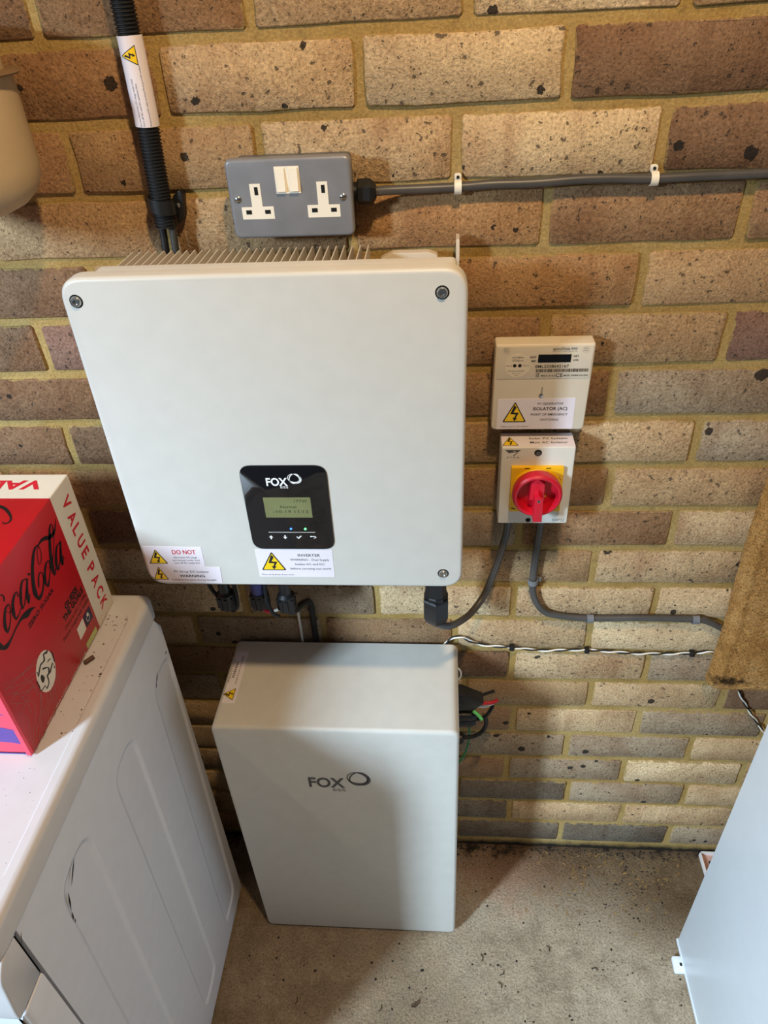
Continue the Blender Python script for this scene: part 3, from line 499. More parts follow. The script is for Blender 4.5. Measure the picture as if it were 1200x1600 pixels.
for du in (0.0, 0.0733):
    t = [(-0.2210, 1.3595), (-0.1852, 1.3595), (-0.1852, 1.3724), (-0.1972, 1.3724), (-0.1972, 1.3960), (-0.2090, 1.3960), (-0.2090, 1.3724), (-0.2210, 1.3724)]
    ins = build('socket_insert', MB().plate([(u + du, v) for u, v in t], YF - 0.0005, YF + 0.001, 0.0), M_whitepl, so, smooth=False)
    hl = MB()
    for u0, u1, v0, v1 in ((-0.2042, -0.2002, 1.3845, 1.3928), (-0.2164, -0.2101, 1.3648, 1.3692), (-0.1953, -0.1890, 1.3648, 1.3690)): hl.box(u0 + du, u1 + du, YF - 0.0007, YF + 0.001, v0, v1)
    build('pin_holes', hl, M_dark, ins, smooth=False)
for u, v in ((-0.2238, 1.3805), (-0.1078, 1.3797)):
    s = build('screw', MB().lathe([(0.0036, 0), (0.0036, -0.0008), (0.0026, -0.0016), (0.0008, -0.0018)], (u, YF, v), 'Y', 14), M_steel, so); build('screw_slot', MB().box(u - 0.0030, u + 0.0030, YF - 0.0021, YF - 0.0010, v - 0.0004, v + 0.0004), M_dark, s, smooth=False)
g = build('cable_gland', MB().lathe([(0.0105, -0.1015), (0.0105, -0.0965), (0.0085, -0.096), (0.0085, -0.0930)], (0, -0.0200, 1.3785), 'X', 16), M_black, so)
build('gland_nut', MB().lathe([(0.0125, -0.0945), (0.0138, -0.093), (0.0138, -0.0800), (0.0100, -0.0755), (0.0060, -0.0735)], (0, -0.0200, 1.3785), 'X', 6), M_black, g, sharp=25)
pts = spline([(-0.076, -0.020, 1.3785), (-0.055, -0.014, 1.3778), (-0.02, -0.0088, 1.3768), (0.0165, -0.0080, 1.3772), (0.055, -0.0085, 1.3790), (0.10, -0.0090, 1.3790), (0.15, -0.0085, 1.3810), (0.19, -0.0082, 1.3805), (0.2285, -0.0080, 1.3790), (0.28, -0.0086, 1.3800), (0.35, -0.0083, 1.3805), (0.6, -0.0083, 1.385), (1.2, -0.0083, 1.386)], 8)
tag(build('grey_cable', MB().tube(pts, 0.0052, 12), M_greycab, loc=(-0.076, -0.02, 1.378)), 'grey cable running right from the power socket along the bricks', 'cable')
def p_clip(name, x, z, m, label, group, horiz=True, w=0.008, r=0.0062, tab=0.010, up=1, y0=-0.008):
    # half-round cable clip with a nail tab
    t = thing(name, (x, 0, z), label, 'cable clip', group); mb = MB(); n = 9; vs = []
    for k in range(n):
        a = math.pi * k / (n - 1)
        for rr in (r, r + 0.0014):
            p = (-math.sin(a) * rr + y0, math.cos(a) * rr * up)
            for s_ in (-w / 2, w / 2): vs.append((x + s_, p[0], z + p[1]) if horiz else (x + p[1], p[0], z + s_))
    fs = []
    for k in range(n - 1):
        o_ = 4 * k; fs += [(o_, o_ + 1, o_ + 5, o_ + 4), (o_ + 2, o_ + 6, o_ + 7, o_ + 3), (o_, o_ + 4, o_ + 6, o_ + 2), (o_ + 1, o_ + 3, o_ + 7, o_ + 5)]
    fs += [(0, 2, 3, 1), (4 * n - 4, 4 * n - 3, 4 * n - 1, 4 * n - 2)]; mb.add(vs, fs)
    h0, h1 = (r, r + tab) if up > 0 else (-r - tab, -r)
    if horiz: mb.plate(rect(x - w / 2, x + w / 2, z + h0 - 0.001, z + h1, w * 0.3, 3), -0.0045, -0.0005, 0.0006, 2); nx, nz = x, z + (h0 + h1) / 2
    else: mb.plate(rect(x + h0 - 0.001, x + h1, z - w / 2, z + w / 2, w * 0.3, 3), -0.0045, -0.0005, 0.0006, 2); nx, nz = x + (h0 + h1) / 2, z
    build('strap', mb, m, t); build('nail_head', MB().lathe([(0.0017, -0.0044), (0.0017, -0.0054), (0.0010, -0.0058)], (nx, 0, nz), 'Y', 10), M_dark if m is M_clipw else M_steel, t)
    return t
p_clip('cable_clip', 0.0165, 1.3772, M_clipw, 'white clip on the upper grey cable near the inverter', 'white cable clips', tab=0.007)
p_clip('cable_clip', 0.2285, 1.3790, M_clipw, 'white clip on the upper grey cable towards the right edge', 'white cable clips', tab=0.007)

# ------------------------------------------------------------------ corrugated conduit, its clip and the two solar cables
cd = thing('corrugated_conduit', (-0.321, -0.018, 1.345), 'black corrugated conduit running up the wall with a white label', 'conduit')
path = spline([(-0.3205, -0.0185, 1.3480), (-0.3200, -0.0185, 1.3700), (-0.3185, -0.0185, 1.4200), (-0.3165, -0.0185, 1.4600), (-0.3160, -0.0185, 1.5300), (-0.3165, -0.0185, 1.60), (-0.320, -0.0185, 1.80), (-0.322, -0.0185, 2.33)], 1)
Q = []; tot = 0.0
for a, b in zip(path[:-1], path[1:]):
    n = max(1, int((b - a).length / 0.00085)); Q += [a.lerp(b, k / n) for k in range(n)]
build('ribbed_tube', MB().tube(Q, lambda i: 0.0122 if i % 4 in (0, 1) else 0.0104, 16), M_rubber, cd, sharp=50)
lbl = [p for p in Q if 1.4515 <= p.z <= 1.5345]
lab = build('label_wrap', MB().tube(lbl[::4] + [lbl[-1]], 0.0128, 24, caps=False), M_label, cd, label='white printed warning label wrapped around the conduit')
CYL = lambda u, v, w: (-0.3165 + 0.01295 * math.sin(u / 0.0128), -0.0185 - (0.01295 + w) * math.cos(u / 0.0128), v)
def tri_wrap(u0, u1, v0, v1, w):
    # triangle (apex at u0) bent round the conduit in narrow strips
    mb = MB(); n = 14; vm = (v0 + v1) / 2; vs = []
    for k in range(n + 1):
        t = k / n; h = (v1 - v0) / 2 * t; vs += [CYL(u0 + (u1 - u0) * t, vm - h, w), CYL(u0 + (u1 - u0) * t, vm + h, w)]
    return mb.add(vs, [(2 * k, 2 * k + 1, 2 * k + 3, 2 * k + 2) for k in range(n)])
build('warning_triangle', tri_wrap(-0.0085, 0.0080, 1.5085, 1.5265, 0.0002), M_print, lab)
build('yellow_field', tri_wrap(-0.0070, 0.0073, 1.5098, 1.5252, 0.0004), M_yellow, lab)
tb = [(-0.0070 + 0.0143 * (1 - y), 1.5098 + 0.0154 * x) for x, y in TRI_BOLT]; build('lightning_bolt', MB().poly(tb, 0.0008, CYL), M_print, lab)
build('lettering', MB().text('Do not disconnect DC plugs under load', -0.0018, 1.4530, 0.0019, 0.0002, CYL, width=0.0440, rot=1).text('Turn off AC and DC isolators first', 0.0018, 1.4530, 0.0019, 0.0002, CYL, width=0.0400, rot=1).text('Please shroud DC cable run from PV array to DC isolator', 0.0088, 1.4530, 0.0016, 0.0002, CYL, width=0.0560, rot=1), M_greyink, lab)
pc = thing('pipe_clip', (-0.318, 0, 1.372), 'black pipe clip holding the foot of the conduit to the wall', 'pipe clip')
vs = []; n = 14
for k in range(n):
    a = math.radians(-35) + math.radians(250) * k / (n - 1)
    for rr in (0.0126, 0.0150):
        for z in (1.3640, 1.3790): vs.append((-0.3200 + math.cos(a) * rr, -0.0185 - math.sin(a) * rr, z - 0.003 * math.cos(a)))
fs = []
for k in range(n - 1):
    o_ = 4 * k; fs += [(o_, o_ + 1, o_ + 5, o_ + 4), (o_ + 2, o_ + 6, o_ + 7, o_ + 3), (o_, o_ + 4, o_ + 6, o_ + 2), (o_ + 1, o_ + 3, o_ + 7, o_ + 5)]
fs += [(0, 2, 3, 1), (4 * n - 4, 4 * n - 3, 4 * n - 1, 4 * n - 2)]
build('strap', MB().add(vs, fs), M_black, pc)
build('foot_tab', MB().plate(rpoly([(-0.3080, 1.3480), (-0.2990, 1.3560), (-0.2955, 1.3810), (-0.2990, 1.3855), (-0.3080, 1.3790)], 0.002, 3), -0.0130, -0.0005, 0.001, 2), M_black, pc)
build('screw', MB().lathe([(0.0026, -0.0128), (0.0026, -0.0138), (0.0012, -0.0146)], (-0.3030, 0, 1.3690), 'Y', 12), M_steel, pc)
for x, lb, m in ((-0.3255, 'left of the two black solar cables leaving the conduit foot', M_black), (-0.3135, 'right of the two dusty black solar cables leaving the conduit foot', mat('dusty_black', srgb(52, 50, 46), 0.6))):
    tag(build('solar_cable', MB().tube(spline([(x, -0.0185, 1.40), (x, -0.0185, 1.345), (x - 0.001, -0.020, 1.315), (x - 0.001, -0.0165, 1.27), (x, -0.012, 1.15), (x, -0.012, 0.95), (x + 0.002, -0.03, 0.84)]), 0.0045, 10), m, loc=(x, -0.0185, 1.345)), lb, 'cable', 'solar cables')

# ------------------------------------------------------------------ electricity meter
me_ = thing('electricity_meter', (0.1235, 0, 1.082), 'cream electricity meter with a small black screen and barcode', 'meter')
YM = -0.0350
build('base', MB().plate(rect(0.069, 0.178, 1.088, 1.192, 0.004, 3), -0.012, -0.0005), M_cream, me_)
build('case', MB().plate(rpoly([(0.0630, 1.0825), (0.1823, 1.0815), (0.1848, 1.2012), (0.0645, 1.2012)], [0.006, 0.006, 0.003, 0.003], 5), YM, -0.0115, 0.0022, 3), M_cream, me_)
build('window_panel', MB().plate(rpoly([(0.0668, 1.1555), (0.1812, 1.1555), (0.1826, 1.1990), (0.0672, 1.1990)], 0.001, 2), YM - 0.0008, YM + 0.001, 0.0004, 2), M_cream, me_)
y1 = YM - 0.0010
sc_ = build('screen', MB().plate([(0.1164, 1.1776), (0.1562, 1.1776), (0.1566, 1.1879), (0.1167, 1.1881)], y1 - 2e-4, y1 + 4e-4), M_gloss, me_, label='small black display screen', smooth=False)
inkm = MB()
for s_, u, v, h, w in (('EXP', 0.1073, 1.1837, 0.0026, 0.0070), ('IMP', 0.1085, 1.1784, 0.0026, 0.0058), ('NET', 0.1592, 1.1841, 0.0026, 0.0064), ('kWh', 0.1592, 1.1790, 0.0026, 0.0062), ('EML2538642167', 0.1140, 1.1706, 0.0036, 0.0406),
                     ('Smart Meter', 0.0848, 1.1840, 0.0016, 0.0145), ('ECA2.nv', 0.0858, 1.1796, 0.0026, 0.0130), ('1000 imp', 0.0775, 1.1732, 0.0013, 0.0080), ('kWh 3.6', 0.0985, 1.1732, 0.0013, 0.0075), ('230V 50Hz 0.25-5(100)A', 0.0805, 1.1660, 0.0014, 0.0205), ('-40 C..+70 C', 0.0855, 1.1630, 0.0013, 0.0110), ('2025', 0.0890, 1.1602, 0.0013, 0.0040),
                     ('UK', 0.1152, 1.1612, 0.0024, 0.0046), ('CA', 0.1152, 1.1582, 0.0024, 0.0046), ('M22 0122', 0.1220, 1.1588, 0.0020, 0.0170), ('CE', 0.1398, 1.1580, 0.0046, 0.0086), ('M25 0088', 0.1495, 1.1588, 0.0020, 0.0175), ('BS EN 50470', 0.1680, 1.1588, 0.0018, 0.0110)):
    inkm.text(s_, u, v, h, y1 - 2e-4, width=w, bold=0.006)
xb = 0.1145; rr_ = random.Random(3)
while xb < 0.1785:
    wv = rr_.choice((0.0003, 0.0006, 0.0009)); inkm.poly(rect(xb, xb + wv, 1.1646, 1.1688), y1 - 2e-4); xb += wv + rr_.choice((0.0003, 0.0005, 0.0007))
build('lettering', inkm, mat('meter_ink', srgb(56, 54, 54), 0.6), me_)
gl = MB().text('emlite', 0.1334, 1.1938, 0.0036, y1 - 2e-4, width=0.0205, bold=0.03).plate(rect(0.1550, 0.1628, 1.1942, 1.1968, 0.001, 3), y1 - 2e-4, y1 - 1e-4).text('Measuring Technology for life', 0.1330, 1.1915, 0.0014, y1 - 2e-4, width=0.030)
M_pale = mat('pale_grey_ink', srgb(150, 146, 140), 0.6)
build('brand_lettering', gl, M_pale, me_)
for u in (0.0775, 0.1733):
    gl = MB(); gl.text('EIA', u, 1.1946, 0.0018, y1 - 2e-4, width=0.005, align='C').text('MID', u, 1.1918, 0.0018, y1 - 2e-4, width=0.005, align='C')
    for k in range(24):
        a = 2 * math.pi * k / 24; b_ = 2 * math.pi * (k + 1) / 24
        gl.poly([(u + 0.0046 * math.cos(a), 1.1938 + 0.0040 * math.sin(a)), (u + 0.0046 * math.cos(b_), 1.1938 + 0.0040 * math.sin(b_)), (u + 0.0044 * math.cos(b_), 1.1938 + 0.0038 * math.sin(b_)), (u + 0.0044 * math.cos(a), 1.1938 + 0.0038 * math.sin(a))], y1 - 2e-4)
    build('seal_mark', gl, M_pale, me_)
build('optical_ring', MB().plate(circle(0.0921, 1.1735, 0.0158, 36), y1 - 1e-4, y1 + 5e-4, 0.0002, 1), M_cream, me_)
for u in (0.0886, 0.0949): build('optical_port', MB().plate(circle(u, 1.1739, 0.0022, 14), y1 - 3e-4, y1), M_dark, me_)
build('terminal_screw', MB().lathe([(0.0028, 0.001), (0.0028, -0.0010), (0.0018, -0.0016)], (0.1240, YM, 1.1320), 'Y', 12), M_steel, me_)
build('screw_channel', MB().plate([(0.1236, 1.1345), (0.1254, 1.1345), (0.1256, 1.1438), (0.1242, 1.1438)], YM - 2e-4, YM), M_pale, me_, smooth=False)
st = sticker(me_, 0, 0, 0, 0, YM, pts=[(0.0700, 1.0835), (0.1680, 1.0835), (0.1680, 1.1283), (0.0704, 1.1274)], label='pink-white sticker reading PV GENERATOR ISOLATOR'); ws = YM - 5e-4
warning(st, 0.0770, 0.1078, 1.0940, 1.1238, ws)
build('lettering', MB().text('PV GENERATOR', 0.1209, 1.1188, 0.0030, ws, width=0.0323, bold=0.006).text('ISOLATOR (AC)', 0.1155, 1.1110, 0.0044, ws, width=0.0433, bold=0.02).text('POINT OF EMERGENCY', 0.1133, 1.1032, 0.0032, ws, width=0.0468, bold=0.008).text('SWITCHING', 0.1257, 1.0956, 0.0032, ws, width=0.0232, bold=0.008).text('Please next to AC isolator', 0.0757, 1.0865, 0.0018, ws, width=0.036), M_print, st)

# ------------------------------------------------------------------ rotary isolator
iso = thing('rotary_isolator', (0.1245, 0, 0.943), 'white isolator box with a red rotary knob on a yellow plate', 'isolator switch')
YI = -0.0550; M_iso = mat('isolator_plastic', srgb(222, 218, 208), 0.45, var=0.012)
build('back_half', MB().plate(rect(0.0785, 0.1710, 0.9450, 1.0590, 0.003, 3), -0.0240, -0.0005), mat('isolator_base_plastic', srgb(126, 126, 124), 0.5), iso)
build('cover', MB().plate(rect(0.0768, 0.1722, 0.9430, 1.0672, 0.0025, 3), YI, -0.0185, 0.0016, 3), M_iso, iso)
build('screw_hole', MB().plate(circle(0.1241, 1.0588, 0.0050, 18), YI - 1.5e-4, YI), M_dark, iso, smooth=False)
build('screw_head', MB().lathe([(0.0036, -1e-4), (0.0036, -4e-4), (0.0015, -5e-4)], (0.1241, YI, 1.0576), 'Y', 14), M_greyink, iso)
build('screw_hole', MB().plate(circle(0.1185, 0.9490, 0.0036, 16), YI - 1.5e-4, YI), M_dark, iso, smooth=False)
st = sticker(iso, 0, 0, 0, 0, 1.0672, mp=TOP, dw=1, pts=[(0.0775, -0.0535), (0.1715, -0.0535), (0.1715, -0.0190), (0.0775, -0.0190)], label='white sticker reading Solar PV System Main AC Isolator')
warning(st, 0.0775, 0.0990, -0.0510, -0.0285, 1.0677, TOP, dw=1)
build('lettering', MB().text('Solar PV System', 0.1136, -0.0352, 0.0046, 1.0677, TOP, width=0.050, bold=0.008).text('Main AC Isolator', 0.1142, -0.0456, 0.0050, 1.0677, TOP, width=0.0488, bold=0.008), M_print, st)
build('logo', MB().poly([(0.0811, 1.0637), (0.1019, 1.0635), (0.0976, 1.0598), (0.0935, 1.0606), (0.0955, 1.0618), (0.0905, 1.0622), (0.0945, 1.0602), (0.0880, 1.0590), (0.0868, 1.0583)], YI - 2e-4).poly([(0.0962, 1.0592), (0.0978, 1.0592), (0.0928, 1.0542), (0.0912, 1.0540)], YI - 2e-4).text('S T A G', 0.0842, 1.0509, 0.0022, YI - 2e-4, width=0.0156), M_greyink, iso)
build('model_lettering', MB().text('IS4P32', 0.1519, 0.9470, 0.0044, YI - 2e-4, width=0.0163), M_greyink, iso)
M_yel2 = mat('yellow_plastic', srgb(244, 190, 10), 0.45, var=0.03); M_knob = mat('red_plastic', srgb(206, 22, 48), 0.38, var=0.02)
yp_ = build('yellow_plate', MB().plate(rpoly([(0.0908, 0.9680), (0.1595, 0.9680), (0.1590, 1.0395), (0.0905, 1.0397)], 0.0015, 2), YI - 0.0062, YI, 0.001, 2).lathe([(0.0345, -0.0055), (0.0345, -0.0090), (0.0335, -0.0100)], (0.1250, YI, 1.0045), 'Y', 40), M_yel2, iso)
for u, v, a in ((0.0972, 1.0225, 52), (0.1540, 1.0225, -52), (0.0960, 0.9735, -20), (0.1110, 1.0388, 0), (0.1385, 1.0388, 0)):
    ca, sa_ = math.cos(math.radians(a)), math.sin(math.radians(a)); build('notch', MB().poly([(u + x * ca - z * sa_, v + x * sa_ + z * ca) for x, z in ((-0.0032, -0.0007), (0.0032, -0.0007), (0.0032, 0.0007), (-0.0032, 0.0007))], YI - 0.0064), M_dark, yp_)
KC = (0.1242, -0.0650, 1.0085)
kn = build('knob', MB().lathe([(0.0285, -0.0010), (0.0315, -0.0030), (0.0330, -0.0120), (0.0322, -0.0175), (0.0300, -0.0195), (0.0272, -0.0190), (0.0262, -0.0165), (0.0258, -0.0030), (0.0010, -0.0025)], KC, 'Y', 48), M_knob, iso)
hd = MB().plate([(0.1195, 0.9745), (0.1312, 0.9745), (0.1305, 1.0125), (0.1247, 1.0165), (0.1193, 1.0125)], -0.0940, -0.0670, 0.0008, 2)
hd.plate([(0.1140, 0.9990), (0.1345, 0.9990), (0.1335, 1.0260), (0.1240, 1.0345), (0.1150, 1.0260)], -0.0800, -0.0670, 0.003, 2)
build('knob_handle', hd, M_knob, kn, sharp=25); build('handle_screw', MB().lathe([(0.0022, -0.0935), (0.0022, -0.0944), (0.0014, -0.0945), (0.0012, -0.0940)], (0.1248, 0, 1.0085), 'Y', 12), M_steel, kn)
build('yellow_window', MB().plate(rpoly([(0.1310, 0.9965), (0.1380, 0.9985), (0.1372, 1.0010), (0.1318, 0.9998)], 0.0006, 2), -0.0688, -0.0660), M_yel2, kn)

# ------------------------------------------------------------------ cables below
tag(build('grey_cable', MB().tube(spline([(-0.0098, -0.100, 0.7925), (-0.0050, -0.100, 0.7875), (0.0080, -0.098, 0.7825), (0.0240, -0.085, 0.778), (0.0440, -0.060, 0.774), (0.0640, -0.036, 0.789), (0.0780, -0.024, 0.826), (0.0880, -0.020, 0.866), (0.0945, -0.020, 0.910), (0.0955, -0.022, 0.950)], 8), 0.0054, 12), M_greycab, loc=(-0.0098, -0.1, 0.79)), 'grey cable looping from the inverter gland up to the isolator', 'cable')
tag(build('grey_cable', MB().tube(spline([(0.1440, -0.020, 0.950), (0.1435, -0.013, 0.910), (0.1420, -0.0095, 0.860), (0.1408, -0.008, 0.805), (0.1440, -0.008, 0.764), (0.1600, -0.008, 0.732), (0.1850, -0.008, 0.7195), (0.2380, -0.008, 0.7140), (0.3200, -0.008, 0.7160), (0.4040, -0.008, 0.7145), (0.4280, -0.008, 0.7080), (0.4600, -0.008, 0.690), (0.56, -0.008, 0.64)], 8), 0.0056, 12), M_greycab, loc=(0.144, -0.02, 0.943)), 'grey cable dropping from the isolator and turning right behind the coir mat', 'cable')
p_clip('cable_clip', 0.1412, 0.7930, M_clipg, 'grey clip on the vertical stretch of cable below the isolator', 'grey cable clips', horiz=False, w=0.0095, r=0.0066, tab=0.007)
p_clip('cable_clip', 0.2380, 0.7140, M_clipg, 'grey clip midway along the lower horizontal cable', 'grey cable clips', w=0.0105, r=0.0066, tab=0.006, up=-1)
p_clip('cable_clip', 0.4040, 0.7145, M_clipg, 'grey clip on the lower cable beside the coir mat', 'grey cable clips', w=0.0105, r=0.0066, tab=0.006, up=-1)
def twisted(name, ctrl, label, pitch=0.052, amp=0.0014, r=0.0013):
    t = thing(name, ctrl[0], label, 'wire', 'twisted pair wire'); P = spline(ctrl, 24)
    for nm, ph, m in (('white_strand', 0.0, M_white2), ('black_strand', math.pi, M_rubber)):
        Q = []; s_ = 0.0
        for i, p in enumerate(P):
            if i: s_ += (p - P[i - 1]).length
            a = 2 * math.pi * s_ / pitch + ph; T = (P[min(i + 1, len(P) - 1)] - P[max(0, i - 1)]).normalized(); side = Vector((0, 1, 0)); up = T.cross(side)
            Q.append(p + up * (amp * math.cos(a)) + side * (amp * math.sin(a)))
        build(nm, MB().tube(Q, r, 7), m, t)
twisted('twisted_wire', [(0.000, -0.006, 0.640), (0.0150, -0.0062, 0.661), (0.0320, -0.0062, 0.6640), (0.0480, -0.0062, 0.6540), (0.0750, -0.0062, 0.6445), (0.1170, -0.0062, 0.6410), (0.1700, -0.0062, 0.6350), (0.2420, -0.0062, 0.6375), (0.3300, -0.0062, 0.6310), (0.4150, -0.0062, 0.6335), (0.4450, -0.0062, 0.6375), (0.48, -0.0062, 0.61), (0.508, -0.0062, 0.560), (0.5130, -0.0062, 0.540), (0.5350, -0.0062, 0.500), (0.5650, -0.0062, 0.455), (0.60, -0.0062, 0.405), (0.66, -0.0062, 0.33)], 'black and white twisted wire strung along the wall beneath the grey cable')
for x, z, lb in ((0.1170, 0.6405, 'black wire clip on the twisted wire nearest the battery'), (0.2425, 0.6370, 'black wire clip in the middle of the twisted wire run'), (0.4155, 0.6330, 'black wire clip on the twisted wire beside the coir mat')):
    t = thing('wire_clip', (x, 0, z), lb, 'cable clip', 'black wire clips')
    build('saddle', MB().rbox(x - 0.0042, x + 0.0042, -0.0110, -0.0005, z - 0.0045, z + 0.0045, 0.0015, 2), M_rubber, t); build('nail_head', MB().lathe([(0.0018, -0.0108), (0.0018, -0.0120), (0.001, -0.0124)], (x, 0, z + 0.0015), 'Y', 8), M_dark, t)
# short leads hanging beneath the inverter
tag(build('black_cable', MB().tube(spline([(-0.3200, -0.1, 0.822), (-0.3140, -0.1, 0.812), (-0.3065, -0.1, 0.822), (-0.3045, -0.1, 0.850), (-0.306, -0.1, 0.90)]), 0.0034, 8), M_rubber, loc=(-0.32, -0.1, 0.82)), 'short black cable loop under the left end of the inverter', 'cable')
tag(build('black_cable', MB().tube(spline([(-0.3200, -0.098, 0.824), (-0.3330, -0.098, 0.838), (-0.3420, -0.098, 0.86), (-0.345, -0.098, 0.90)]), 0.0030, 8), M_rubber, loc=(-0.32, -0.098, 0.824)), 'thin black cable rising left of the leftmost plug under the inverter', 'cable')
tag(build('red_cable', MB().tube(spline([(-0.2695, -0.1, 0.822), (-0.2670, -0.1, 0.8150), (-0.2590, -0.1, 0.8105), (-0.2520, -0.1, 0.8120)]), 0.0034, 8), M_red, loc=(-0.2695, -0.1, 0.822)), 'short red lead under the blue collared plug', 'cable')
tag(build('white_cable', MB().tube(spline([(-0.2520, -0.1, 0.8120), (-0.2450, -0.099, 0.8140), (-0.2360, -0.097, 0.8200), (-0.2290, -0.095, 0.8190), (-0.2275, -0.082, 0.8060), (-0.2340, -0.050, 0.7800), (-0.2400, -0.016, 0.740), (-0.2420, -0.005, 0.70), (-0.2420, -0.005, 0.60)]), 0.0022, 8), M_white2, loc=(-0.252, -0.1, 0.812)), 'thin white lead hanging between inverter and battery', 'cable')
tag(build('black_cable', MB().tube(spline([(-0.2300, -0.1, 0.816), (-0.2270, -0.085, 0.796), (-0.2210, -0.045, 0.775), (-0.2180, -0.012, 0.745), (-0.2180, -0.0058, 0.70), (-0.2180, -0.0058, 0.60)]), 0.0055, 8), M_rubber, loc=(-0.23, -0.1, 0.82)), 'thick black cable dropping behind the battery', 'cable')
tag(build('black_cable', MB().tube(spline([(-0.2560, -0.098, 0.90), (-0.2555, -0.112, 0.85), (-0.2500, -0.116, 0.825), (-0.2430, -0.112, 0.812)]), 0.0030, 8), M_rubber, loc=(-0.256, -0.098, 0.9)), 'thin black cable between the two right plugs under the inverter', 'cable')
# ------------------------------------------------------------------ cream tub on the left
tub = thing('plastic_tub', (-0.514, -0.1, 1.39), 'cream round plastic tub hanging on the wall at the upper left', 'tub')
build('vessel', MB().lathe([(0.030, 1.386), (0.058, 1.388), (0.074, 1.394), (0.086, 1.404), (0.093, 1.417), (0.0950, 1.432), (0.0945, 1.512)], (-0.5125, -0.101, 0), 'Z', 48), mat('tub_plastic', srgb(190, 168, 134), 0.4, var=0.01), tub)
build('rim', MB().lathe([(0.094, 1.5095), (0.1010, 1.5105), (0.1040, 1.5125), (0.1010, 1.5145), (0.094, 1.5150)], (-0.5125, -0.101, 0), 'Z', 48), mat('tub_rim', srgb(120, 96, 70), 0.5), tub, label='brown rim')
build('lid', MB().lathe([(0.0880, 1.5145), (0.0860, 1.545), (0.0800, 1.556), (0.03, 1.560)], (-0.5125, -0.101, 0), 'Z', 48), mat('tub_lid', srgb(184, 164, 130), 0.4, var=0.01), tub)
build('wall_bracket', MB().box(-0.545, -0.48, -0.012, -0.0005, 1.43, 1.50), M_cream, tub, smooth=False)

# ------------------------------------------------------------------ washing machine
def holed(mb, outer, holes, w, depth, ch, mp, sgn):
    # flat panel with sunken rounded fields: sgn is the direction of the outside along w
    bm = bmesh.new()
    def loop(pts, ww):
        vs = [bm.verts.new(mp(u, v, ww)) for u, v in pts]; es = [bm.edges.new((vs[i], vs[(i + 1) % len(vs)])) for i in range(len(vs))]; return vs, es
    E_ = loop(outer, w)[1]; hv = []
    for h in holes:
        vs, es = loop(h, w); E_ += es; hv.append((vs, h))
    bmesh.ops.triangle_fill(bm, edges=E_, use_beauty=True, use_dissolve=False)
    for vs, h in hv:
        prev = vs
        for k in (0.35, 0.75, 1.0):
            nx_ = [bm.verts.new(mp(u, v, w - sgn * depth * (3 * k * k - 2 * k ** 3))) for u, v in inset(h, ch * k)]
            for i in range(len(vs)): bm.faces.new((prev[i], prev[(i + 1) % len(vs)], nx_[(i + 1) % len(vs)], nx_[i]))
            prev = nx_
        bm.faces.new(prev)
    bm.verts.index_update(); mb.add([v.co[:] for v in bm.verts], [[v.index for v in f.verts] for f in bm.faces]); bm.free(); return mb
wm = thing('washing_machine', (-0.73, -0.36, 0.0), 'white washing machine at the left with embossed side panel under the red carton', 'washing machine')
M_wm = mat('washer_enamel', srgb(226, 228, 236), 0.34, var=0.012)
WX = -0.430
build('cabinet', MB().box(-1.03, WX - 0.006, -0.560, -0.121, 0.015, 0.813), M_wm, wm, smooth=False)
def slot(yt0, yt1, zt, yb0, yb1, zb):
    return rpoly([(yb0, zb), (yb1, zb), (yt1, zt), (yt0, zt)], [0.028, 0.028, 0.036, 0.036], 8)
slots = [slot(-0.186, -0.108, 0.735, -0.222, -0.146, 0.055), slot(-0.344, -0.266, 0.742, -0.370, -0.294, 0.060), slot(-0.500, -0.418, 0.758, -0.535, -0.455, 0.085)]
build('side_panel', holed(MB(), [(-0.564, 0.012), (-0.118, 0.012), (-0.1085, 0.785), (-0.1240, 0.8125), (-0.5625, 0.8125)], slots, WX, 0.0028, 0.008, SIDE, 1)
      .add([(WX, -0.118, 0.012), (WX, -0.1085, 0.785), (WX - 0.0065, -0.1120, 0.785), (WX - 0.0065, -0.121, 0.012), (WX, -0.1240, 0.8125), (WX - 0.0065, -0.1250, 0.8125)], [(0, 1, 2, 3), (1, 4, 5, 2)]).add([(WX, -0.564, 0.012), (WX, -0.5625, 0.8125), (WX - 0.0065, -0.5625, 0.8125), (WX - 0.0065, -0.564, 0.012)], [(0, 1, 2, 3)]), M_wm, wm, sharp=9)
wt_ = MB().plate(rect(-1.032, WX + 0.001, -0.600, -0.103, 0.020, 6), 0.8485, 0.8135, 0.009, 5, mp=TOP)
# open the worktop's upper face again and sink the field in it
top_o = inset(rect(-1.032, WX + 0.001, -0.600, -0.103, 0.020, 6), 0.009); nf = len(wt_.f)
wt_.f.remove(max((f for f in wt_.f if all(abs(wt_.v[i][2] - 0.8485) < 1e-5 for i in f)), key=len))
holed(wt_, top_o, [rect(-1.01, WX - 0.0165, -0.537, -0.147, 0.016, 6)], 0.8485, 0.0016, 0.0022, TOP, 1)
build('worktop', wt_, M_white, wm, sharp=20)
build('front_panel', MB().plate(rect(-1.03, WX, 0.06, 0.722, 0.004, 2), -0.6080, -0.5665, 0.010, 5), M_wm, wm)
build('control_panel', MB().plate(rpoly([(-0.5660, 0.7265), (-0.6130, 0.7265), (-0.6130, 0.742), (-0.6050, 0.797), (-0.5900, 0.8120), (-0.5655, 0.8120)], [0.001, 0.004, 0.009, 0.009, 0.006, 0.001], 6), WX, -1.03, 0.003, 3, mp=SIDE), M_white, wm)
build('plinth', MB().box(-1.02, WX - 0.012, -0.585, -0.13, 0.0, 0.06), M_dark, wm, smooth=False)
sf = MB()
